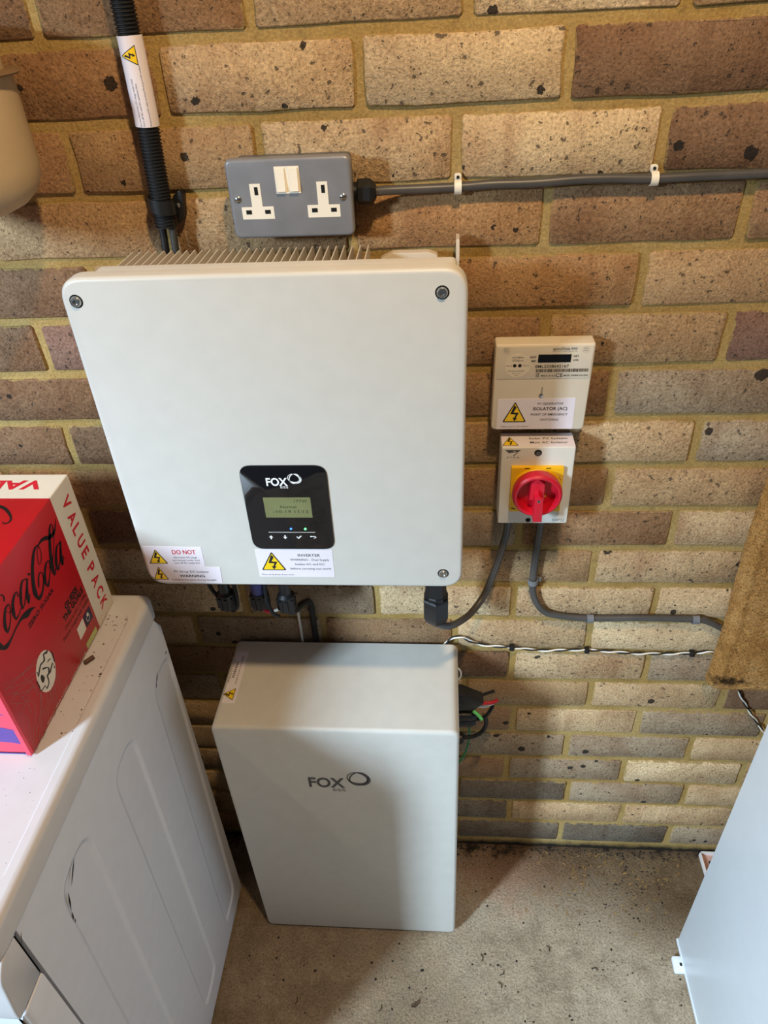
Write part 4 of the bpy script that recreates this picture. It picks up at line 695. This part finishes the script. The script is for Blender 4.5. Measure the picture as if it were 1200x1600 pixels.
for y, z, a, l, w in ((-0.4690, 0.7470, 42, 0.016, 0.0034), (-0.4930, 0.7260, 70, 0.014, 0.0036), (-0.4995, 0.7050, 75, 0.007, 0.003), (-0.5, 0.695, 70, 0.004, 0.002), (-0.166, 0.7330, 40, 0.009, 0.0034), (-0.174, 0.726, 50, 0.005, 0.003), (-0.118, 0.7370, 0, 0.004, 0.003), (-0.563, 0.795, 60, 0.008, 0.0012)):
    ca, s_ = math.cos(math.radians(a)), math.sin(math.radians(a))
    sf.poly([(y + p * ca - q * s_, z + p * s_ + q * ca) for p, q in ((-l, 0), (-l * 0.3, -w / 2), (l * 0.5, -w / 3), (l, 0), (l * 0.2, w / 2), (-l * 0.4, w / 3))], WX + 3e-4, SIDE)
build('scuff_marks', sf, M_dark, wm)
cr = MB(); rc = random.Random(5)
def crumb(mb, x, y, z, s_, flat=0.5, rng=rc):
    n = rng.randint(4, 6); a0 = rng.random() * 6.28; e = rng.uniform(0.5, 1.0)
    base = [(x + s_ * math.cos(a0 + 6.283 * k / n) * rng.uniform(0.6, 1), y + s_ * e * math.sin(a0 + 6.283 * k / n) * rng.uniform(0.6, 1), z) for k in range(n)]
    topv = (x + rng.uniform(-.2, .2) * s_, y + rng.uniform(-.2, .2) * s_, z + s_ * flat)
    mb.add(base + [topv], [(k, (k + 1) % n, n) for k in range(n)] + [tuple(range(n))])
for k in range(70):
    y = rc.uniform(-0.36, -0.15) if rc.random() < 0.6 else rc.uniform(-0.17, -0.15); x = rc.uniform(-0.479, -0.449) if rc.random() < 0.75 else rc.uniform(-0.4495, -0.4475)
    crumb(cr, x, y, 0.8469, rc.choice((0.0006, 0.0008, 0.001, 0.0016)))
for x, y, s_ in ((-0.4485, -0.258, 0.0036), (-0.4500, -0.262, 0.002), (-0.4660, -0.205, 0.0022), (-0.4600, -0.178, 0.0018), (-0.4700, -0.3, 0.0014), (-0.462, -0.352, 0.002)): crumb(cr, x, y, 0.8469, s_, 0.3)
for k in range(24): crumb(cr, rc.uniform(-0.50, -0.452), rc.uniform(-0.53, -0.40), 0.8469, rc.choice((0.0005, 0.0008)))
tag(build('dirt_specks', cr, mat('dark_dirt', srgb(74, 56, 38), 0.9), loc=(-0.46, -0.26, 0.847), smooth=False), 'dark dirt specks scattered on the washing machine top', 'dirt', kind='stuff')
pl = thing('wall_plug', (-0.4720, -0.2360, 0.8469), 'small brown wall plug lying on the washing machine top', 'wall plug')
build('sleeve', MB().tube([(-0.4772, -0.2425, 0.8500), (-0.4768, -0.2420, 0.8500), (-0.4720, -0.2355, 0.8500), (-0.4688, -0.2310, 0.8500)], lambda i: 0.0024 if i == 0 else 0.0031, 10), mat('brown_plug', srgb(84, 50, 30), 0.55), pl)

# ------------------------------------------------------------------ drinks carton
cb = thing('drinks_carton', (-0.66, -0.255, 0.8487), 'red cardboard drinks carton on top of the washing machine', 'carton')
KX, KY0, KY1, KZ0, KZ1 = -0.482, -0.3865, -0.1210, 0.8487, 1.0720
M_red1 = mat('carton_red', srgb(188, 15, 29), 0.42, var=0.02); M_stripe = mat('carton_cream', srgb(226, 214, 196), 0.5, var=0.015)
M_pink = mat('carton_pink', srgb(240, 70, 96), 0.45, var=0.02); M_purp = mat('carton_purple', srgb(92, 62, 150), 0.45, var=0.03); M_kblack = mat('carton_black', srgb(20, 12, 16), 0.45)
build('box', MB().rbox(KX - 0.395, KX, KY0 + 0.0045, KY1, KZ0, KZ1, 0.0016, 2), M_red1, cb)
build('end_flap', MB().plate([(KX - 0.394, KZ0 + 0.088), (KX - 0.0290, KZ0 + 0.091), (KX - 0.0060, KZ0 + 0.074), (KX - 0.0060, KZ0 + 0.002), (KX - 0.0008, KZ0 + 0.001), (KX - 0.0008, KZ1 - 0.001), (KX - 0.394, KZ1 - 0.001)], KY0, KY0 + 0.0055), M_pink, cb, smooth=False)
build('end_panel', MB().poly(rect(KX - 0.394, KX - 0.0022, KZ0 + 0.002, KZ0 + 0.1), KY0 + 0.0042), M_pink, cb)
pp = MB()
for v0, v1, sl in ((0.9195, 0.940, 0.10), (0.8690, 0.8965, 0.22), (0.8470, 0.8490, 0.0)):
    pp.poly([(KX - 0.39, v0 + 0.35 * sl * 0.35), (KX - 0.022, v0), (KX - 0.0024, v0 - 0.02 * sl), (KX - 0.0024, v1 - 0.03 * sl), (KX - 0.022, v1), (KX - 0.39, v1 + 0.35 * sl * 0.35)], KY0 + 0.0040)
build('purple_stripes', pp, M_purp, cb)
e = 2e-4
build('cream_band', MB().plate(rect(-0.1752, KY1 - 0.0016, KZ0 + 0.001, KZ1 - 0.0016), KX + e, KX, mp=SIDE).plate(rect(KX - 0.394, KX - 0.0016, -0.1752, KY1 - 0.0016), KZ1 + e, KZ1, mp=TOP)
      .add([(KX + e, -0.1752, KZ1 - 0.0016), (KX + e, KY1 - 0.0016, KZ1 - 0.0016), (KX - 0.0016, KY1 - 0.0016, KZ1 + e), (KX - 0.0016, -0.1752, KZ1 + e), (KX - 0.0002, -0.1752, KZ1 - 0.0002), (KX - 0.0002, KY1 - 0.0016, KZ1 - 0.0002)], [(0, 1, 5, 4), (4, 5, 2, 3)]), M_stripe, cb, smooth=False)
bl = MB()
for ch, zc, wd in (('V', 1.0445, 0.0165), ('A', 1.0200, 0.0165), ('L', 1.0015, 0.0115), ('U', 0.9810, 0.0140), ('E', 0.9615, 0.0115), ('P', 0.9340, 0.0125), ('A', 0.9120, 0.0155), ('C', 0.8905, 0.0145), ('K', 0.8700, 0.0140)): bl.text(ch, -0.1550, zc + wd / 2, 0.0185, KX + 2 * e, SIDE, width=wd, rot=3, bold=0.03)
build('band_lettering', bl, M_redink, cb)
UPS = lambda u, v, w: (-u, -v, w)
build('band_lettering', MB().text('VALUE PACK', 0.5045, 0.1370, 0.0185, KZ1 + 2 * e, UPS, width=0.225, bold=0.035), M_redink, cb)
build('script_lettering', MB().ribbon(COKE, KX + 2 * e, SIDE, sub=6), M_kblack, cb, label='black flowing script lettering')
build('script_lettering', MB().ribbon(SWASH, KZ1 + 2 * e, TOP, sub=6), M_kblack, cb)
tx = MB().text('ZERO SUGAR', -0.3025, 0.9745, 0.0058, KX + e, SIDE, width=0.0670, bold=0.03)
build('variant_lettering', tx, M_kblack, cb); tx = MB().text('GUESS', -0.2290, 0.9340, 0.0085, KX + e, SIDE, width=0.0375, bold=0.05).text('THE GOALS', -0.2400, 0.9232, 0.0085, KX + e, SIDE, width=0.0590, bold=0.05)
tx.text('Chance to win 1 of 100k', -0.2445, 0.9130, 0.0058, KX + e, SIDE, width=0.0650).text('Premier League balls weekly', -0.2555, 0.9035, 0.0058, KX + e, SIDE, width=0.0785)
build('promo_lettering', tx, M_kblack, cb)
build('promo_square', MB().poly([(-0.2026, 0.8760), (-0.1812, 0.8758), (-0.1808, 0.8957), (-0.2022, 0.8957)], KX + e, SIDE), mat('carton_navy', srgb(38, 28, 64), 0.5), cb)
build('white_square', MB().poly([(-0.2246, 0.8745), (-0.2044, 0.8758), (-0.2034, 0.8952), (-0.2236, 0.8938)], KX + e, SIDE), M_stripe, cb)
em = MB(); ec, ez = -0.1920, 0.8860
for k in range(9):
    a = math.pi * (0.1 + 1.3 * k / 8); em.poly(circle(ec - 0.0005 + 0.0045 * math.cos(a + 2.2), ez - 0.001 + 0.0045 * math.sin(a + 2.2), 0.0009, 8), KX + 2 * e, SIDE)
em.poly(circle(ec + 0.001, ez + 0.0035, 0.0030, 12), KX + 2 * e, SIDE); build('pale_emblem', em, M_stripe, cb)
build('nutrition_strip', MB().poly(rect(-0.2180, -0.1836, 0.8502, 0.8598), KX + e, SIDE), mat('carton_lime', srgb(186, 190, 120), 0.5), cb)
build('pale_print', MB().text('PLEASE RECYCLE ME', -0.2720, 0.8502, 0.0026, KX + e, SIDE, width=0.0475).text('*ENJOY ZERO SUGAR', -0.345, 0.8515, 0.0026, KX + e, SIDE, width=0.062), M_stripe, cb)
build('football_print', MB().poly([(a * 1e-4, b * 1e-4) for a, b in BALLO], KX + 1.5 * e, SIDE), M_stripe, cb); build('football_markings', MB().ribbon(BALL, KX + 2.2 * e, SIDE), M_kblack, cb)
build('net_print', MB().ribbon(NET, KX + e, SIDE, sub=5), mat('carton_grey_line', srgb(158, 112, 106), 0.5), cb)

# ------------------------------------------------------------------ coir mat on the wall at the right
cm = thing('coir_mat', (0.444, -0.015, 0.570), 'brown coir fibre mat hanging against the bricks at the right', 'mat')
nxm, nzm = 110, 120; MX0, MX1, MZ0, MZ1 = 0.4435, 0.860, 0.5700, 1.190; vs = []; fs = []
def mat_pt(i, j, front):
    u = i / nxm; v = j / nzm; x = MX0 + (MX1 - MX0) * u; z = MZ0 + (MZ1 - MZ0) * v
    z -= 0.010 * u * (1 - v) * 0.5; x += 0.003 * math.sin(v * 9)
    d = min(u * (MX1 - MX0), (1 - u) * (MX1 - MX0), v * (MZ1 - MZ0), (1 - v) * (MZ1 - MZ0)); t_ = 0.0035 + 0.0175 * min(1, d / 0.012) ** 0.5 - 0.0018 * math.exp(-((d - 0.021) / 0.0045) ** 2)
    cx, cz = MX0 + 0.020, MZ0 + 0.020
    if x < cx and z < cz:                      # rounded corner
        r_ = max(cx - x, cz - z); L_ = math.hypot(cx - x, cz - z)
        if L_ > 0: x = cx - (cx - x) / L_ * r_; z = cz - (cz - z) / L_ * r_
    nn = mnoise.noise(Vector((x * 90, z * 90, 3.1))) * 0.0016 + mnoise.noise(Vector((x * 260, z * 260, 7))) * 0.0010
    if d < 1e-6: x += mnoise.noise(Vector((z * 240, x * 240, 1))) * 0.0016; z += mnoise.noise(Vector((x * 240, z * 150, 5))) * 0.0016
    return (x, (-0.0165 - t_ + nn) if front else -0.0150, z)
for fr in (1, 0):
    for j in range(nzm + 1):
        for i in range(nxm + 1): vs.append(mat_pt(i, j, fr))
K = (nxm + 1) * (nzm + 1); ix = lambda i, j, s_: s_ * K + j * (nxm + 1) + i
for s_ in (0, 1):
    for j in range(nzm):
        for i in range(nxm): fs.append((ix(i, j, s_), ix(i + 1, j, s_), ix(i + 1, j + 1, s_), ix(i, j + 1, s_)))
for i in range(nxm): fs += [(ix(i, 0, 0), ix(i + 1, 0, 0), ix(i + 1, 0, 1), ix(i, 0, 1)), (ix(i, nzm, 0), ix(i + 1, nzm, 0), ix(i + 1, nzm, 1), ix(i, nzm, 1))]
for j in range(nzm): fs += [(ix(0, j, 0), ix(0, j + 1, 0), ix(0, j + 1, 1), ix(0, j, 1)), (ix(nxm, j, 0), ix(nxm, j + 1, 0), ix(nxm, j + 1, 1), ix(nxm, j, 1))]
build('pad', MB().add(vs, fs), M_coir, cm, sharp=80)
fb = MB(); rf = random.Random(9)
for k in range(3800):
    edge = rf.random()
    if edge < 0.16: x, z = MX0 + rf.uniform(0, 0.004), rf.uniform(MZ0 + 0.012, MZ1)
    elif edge < 0.30: x, z = rf.uniform(MX0 + 0.012, MX1), MZ0 + rf.uniform(0, 0.003) - 0.004 * 0.5
    else: x, z = rf.uniform(MX0 + 0.006, MX1 - 0.02), rf.uniform(MZ0 + 0.008, MZ1 - 0.02)
    y = -0.0345 if edge >= 0.30 else -rf.uniform(0.018, 0.030)
    a = rf.uniform(0, 6.28); l = rf.uniform(0.003, 0.009); dx, dz = math.cos(a) * l, math.sin(a) * l; w = 0.00028; o_ = rf.uniform(0.0004, 0.0022)
    p0 = Vector((x, y + 0.001, z)); p1 = Vector((x + dx * 0.5, y - o_, z + dz * 0.5)); p2 = Vector((x + dx, y - o_ * 0.3, z + dz)); sd = Vector((-math.sin(a), 0, math.cos(a))) * w
    fb.add([p0 - sd, p0 + sd, p1 + sd, p1 - sd, p2], [(0, 1, 2, 3), (3, 2, 4)])
build('loose_fibres', fb, mat('coir_strand', srgb(186, 138, 76), 0.9, var=0.18, vscale=160), cm, kind='stuff', smooth=False)

# ------------------------------------------------------------------ white appliance at the right
ap = thing('white_appliance', (0.75, -0.47, 0.0), 'plain white appliance cabinet at the lower right corner', 'appliance')
M_ap = mat('appliance_enamel', srgb(232, 240, 248), 0.35, var=0.008)
build('cabinet', MB().rbox(0.4620, 1.05, -0.78, -0.1855, 0.010, 0.86, 0.003, 2), M_ap, ap)
build('base_flange', MB().rbox(0.4606, 1.052, -0.781, -0.1835, 0.004, 0.0125, 0.0008, 2), M_ap, ap)
tb_ = MB().plate(rpoly([(0.4440, -0.2440), (0.4640, -0.2440), (0.4640, -0.2150), (0.4440, -0.2150)], [0.004, 0.001, 0.001, 0.004], 4), 0.0090, 0.0005, 0.0015, 2, mp=TOP); tt = build('foot_tab', tb_, M_ap, ap)
build('tab_slot', MB().poly(rect(0.4555, 0.4600, -0.2330, -0.2270, 0.001, 2), 0.0092, TOP), M_dark, tt)
for x, y in ((0.50, -0.72), (1.0, -0.72), (1.0, -0.24), (0.50, -0.24)): build('foot', MB().lathe([(0.018, 0.0), (0.018, 0.006)], (x, y, 0), 'Z', 14), M_rubber, ap)
tr = thing('shallow_tray', (0.60, -0.05, 0.0), 'shallow white tray with a pinkish inside on the floor behind the appliance', 'tray')
build('tray_base', MB().box(0.5560, 0.680, -0.110, -0.004, 0.0005, 0.002), mat('pink_lining', srgb(206, 160, 146), 0.6), tr, smooth=False)
M_trw = mat('tray_white', srgb(226, 220, 218), 0.5)
for q in (((0.5535, -0.112), (0.5565, -0.112), (0.5565, -0.002), (0.5535, -0.002)), ((0.5535, -0.005), (0.682, -0.005), (0.682, -0.002), (0.5535, -0.002)), ((0.679, -0.112), (0.682, -0.112), (0.682, -0.002), (0.679, -0.002)), ((0.5535, -0.112), (0.682, -0.112), (0.682, -0.109), (0.5535, -0.109))):
    build('tray_wall', MB().plate(q, 0.012, 0.0003, mp=TOP), M_trw, tr, smooth=False)
build('dark_sliver', MB().box(0.570, 0.577, -0.035, -0.020, 0.002, 0.0055), M_dark, tr, smooth=False)

# ------------------------------------------------------------------ dirt on the floor
rd = random.Random(21); db = MB()
for k in range(260): crumb(db, rd.uniform(0.03, 0.55), -abs(rd.gauss(0, 0.010)) - 0.001, 0.0, rd.choice((0.001, 0.0016, 0.0024, 0.0036)), 0.4, rd)
for k in range(460):
    x, y = rd.uniform(-0.42, 0.455), rd.uniform(-0.5, -0.01)
    if x < 0.03 and y > -0.2: continue
    crumb(db, x, y, 0.0, rd.choice((0.0008, 0.001, 0.0014, 0.002, 0.003)), 0.35, rd)
for k in range(160): crumb(db, min(0.452, rd.gauss(0.38, 0.06)), -abs(rd.gauss(0.06, 0.05)), 0.0, rd.choice((0.0012, 0.002, 0.003)), 0.4, rd)
for x, y, s_ in ((0.1080, -0.244, 0.0050), (0.084, -0.225, 0.0040), (0.058, -0.2450, 0.0035), (0.235, -0.325, 0.0035), (0.31, -0.243, 0.0038), (0.355, -0.25, 0.003), (-0.04, -0.26, 0.005), (-0.25, -0.27, 0.004), (-0.13, -0.28, 0.0035)): crumb(db, x, y, 0.0, s_, 0.3, rd)
for x, y, a in ((0.077, -0.238, 1.2), (0.110, -0.262, 0.2), (0.112, -0.285, 1.5), (0.30, -0.245, 2.4), (0.21, -0.215, 1.4), (-0.12, -0.335, 0.7), (-0.28, -0.33, 0.9)):
    db.tube(spline([(x, y, 0.001), (x + 0.006 * math.cos(a), y + 0.006 * math.sin(a), 0.0022), (x + 0.012 * math.cos(a + 0.5), y + 0.012 * math.sin(a + 0.5), 0.001)], 3), 0.0008, 5)
tag(build('dirt_crumbs', db, mat('black_grit', srgb(38, 31, 25), 0.95), loc=(0.1, -0.1, 0), smooth=False), 'black dirt crumbs scattered over the concrete and along the wall foot', 'dirt', kind='stuff')
sh = MB()
for k in range(120):
    x = rd.gauss(0.34, 0.09); y = -abs(rd.gauss(0.05, 0.05)) - 0.01; a = rd.uniform(0, 3.14); l = rd.uniform(0.003, 0.008); w = rd.uniform(0.0006, 0.0016)
    if x > 0.52 or x < 0.05: continue
    c_, s_ = math.cos(a), math.sin(a); sh.add([(x - l * c_, y - l * s_, 0.0006), (x + w * s_, y - w * c_, 0.0014), (x + l * c_, y + l * s_, 0.0006), (x - w * s_, y + w * c_, 0.0020)], [(0, 1, 2, 3)])
tag(build('wood_shavings', sh, mat('straw_shaving', srgb(170, 136, 80), 0.85, var=0.2, vscale=90), loc=(0.34, -0.05, 0), smooth=False), 'pale straw coloured shavings on the floor near the wall', 'debris', kind='stuff')
lf = MB().add([(-0.060, -0.3245, 0.0008), (-0.052, -0.326, 0.003), (-0.0435, -0.319, 0.0012), (-0.0445, -0.3115, 0.004), (-0.0505, -0.3165, 0.0035), (-0.058, -0.3195, 0.0022), (-0.052, -0.321, 0.0005)], [(0, 1, 6), (1, 2, 6), (2, 3, 6), (3, 4, 6), (4, 5, 6), (5, 0, 6)])
tag(build('leaf_scrap', lf, mat('dry_leaf', srgb(74, 54, 38), 0.8), loc=(-0.05, -0.32, 0), smooth=False), 'torn dark brown leaf scrap on the floor in front of the battery', 'leaf')
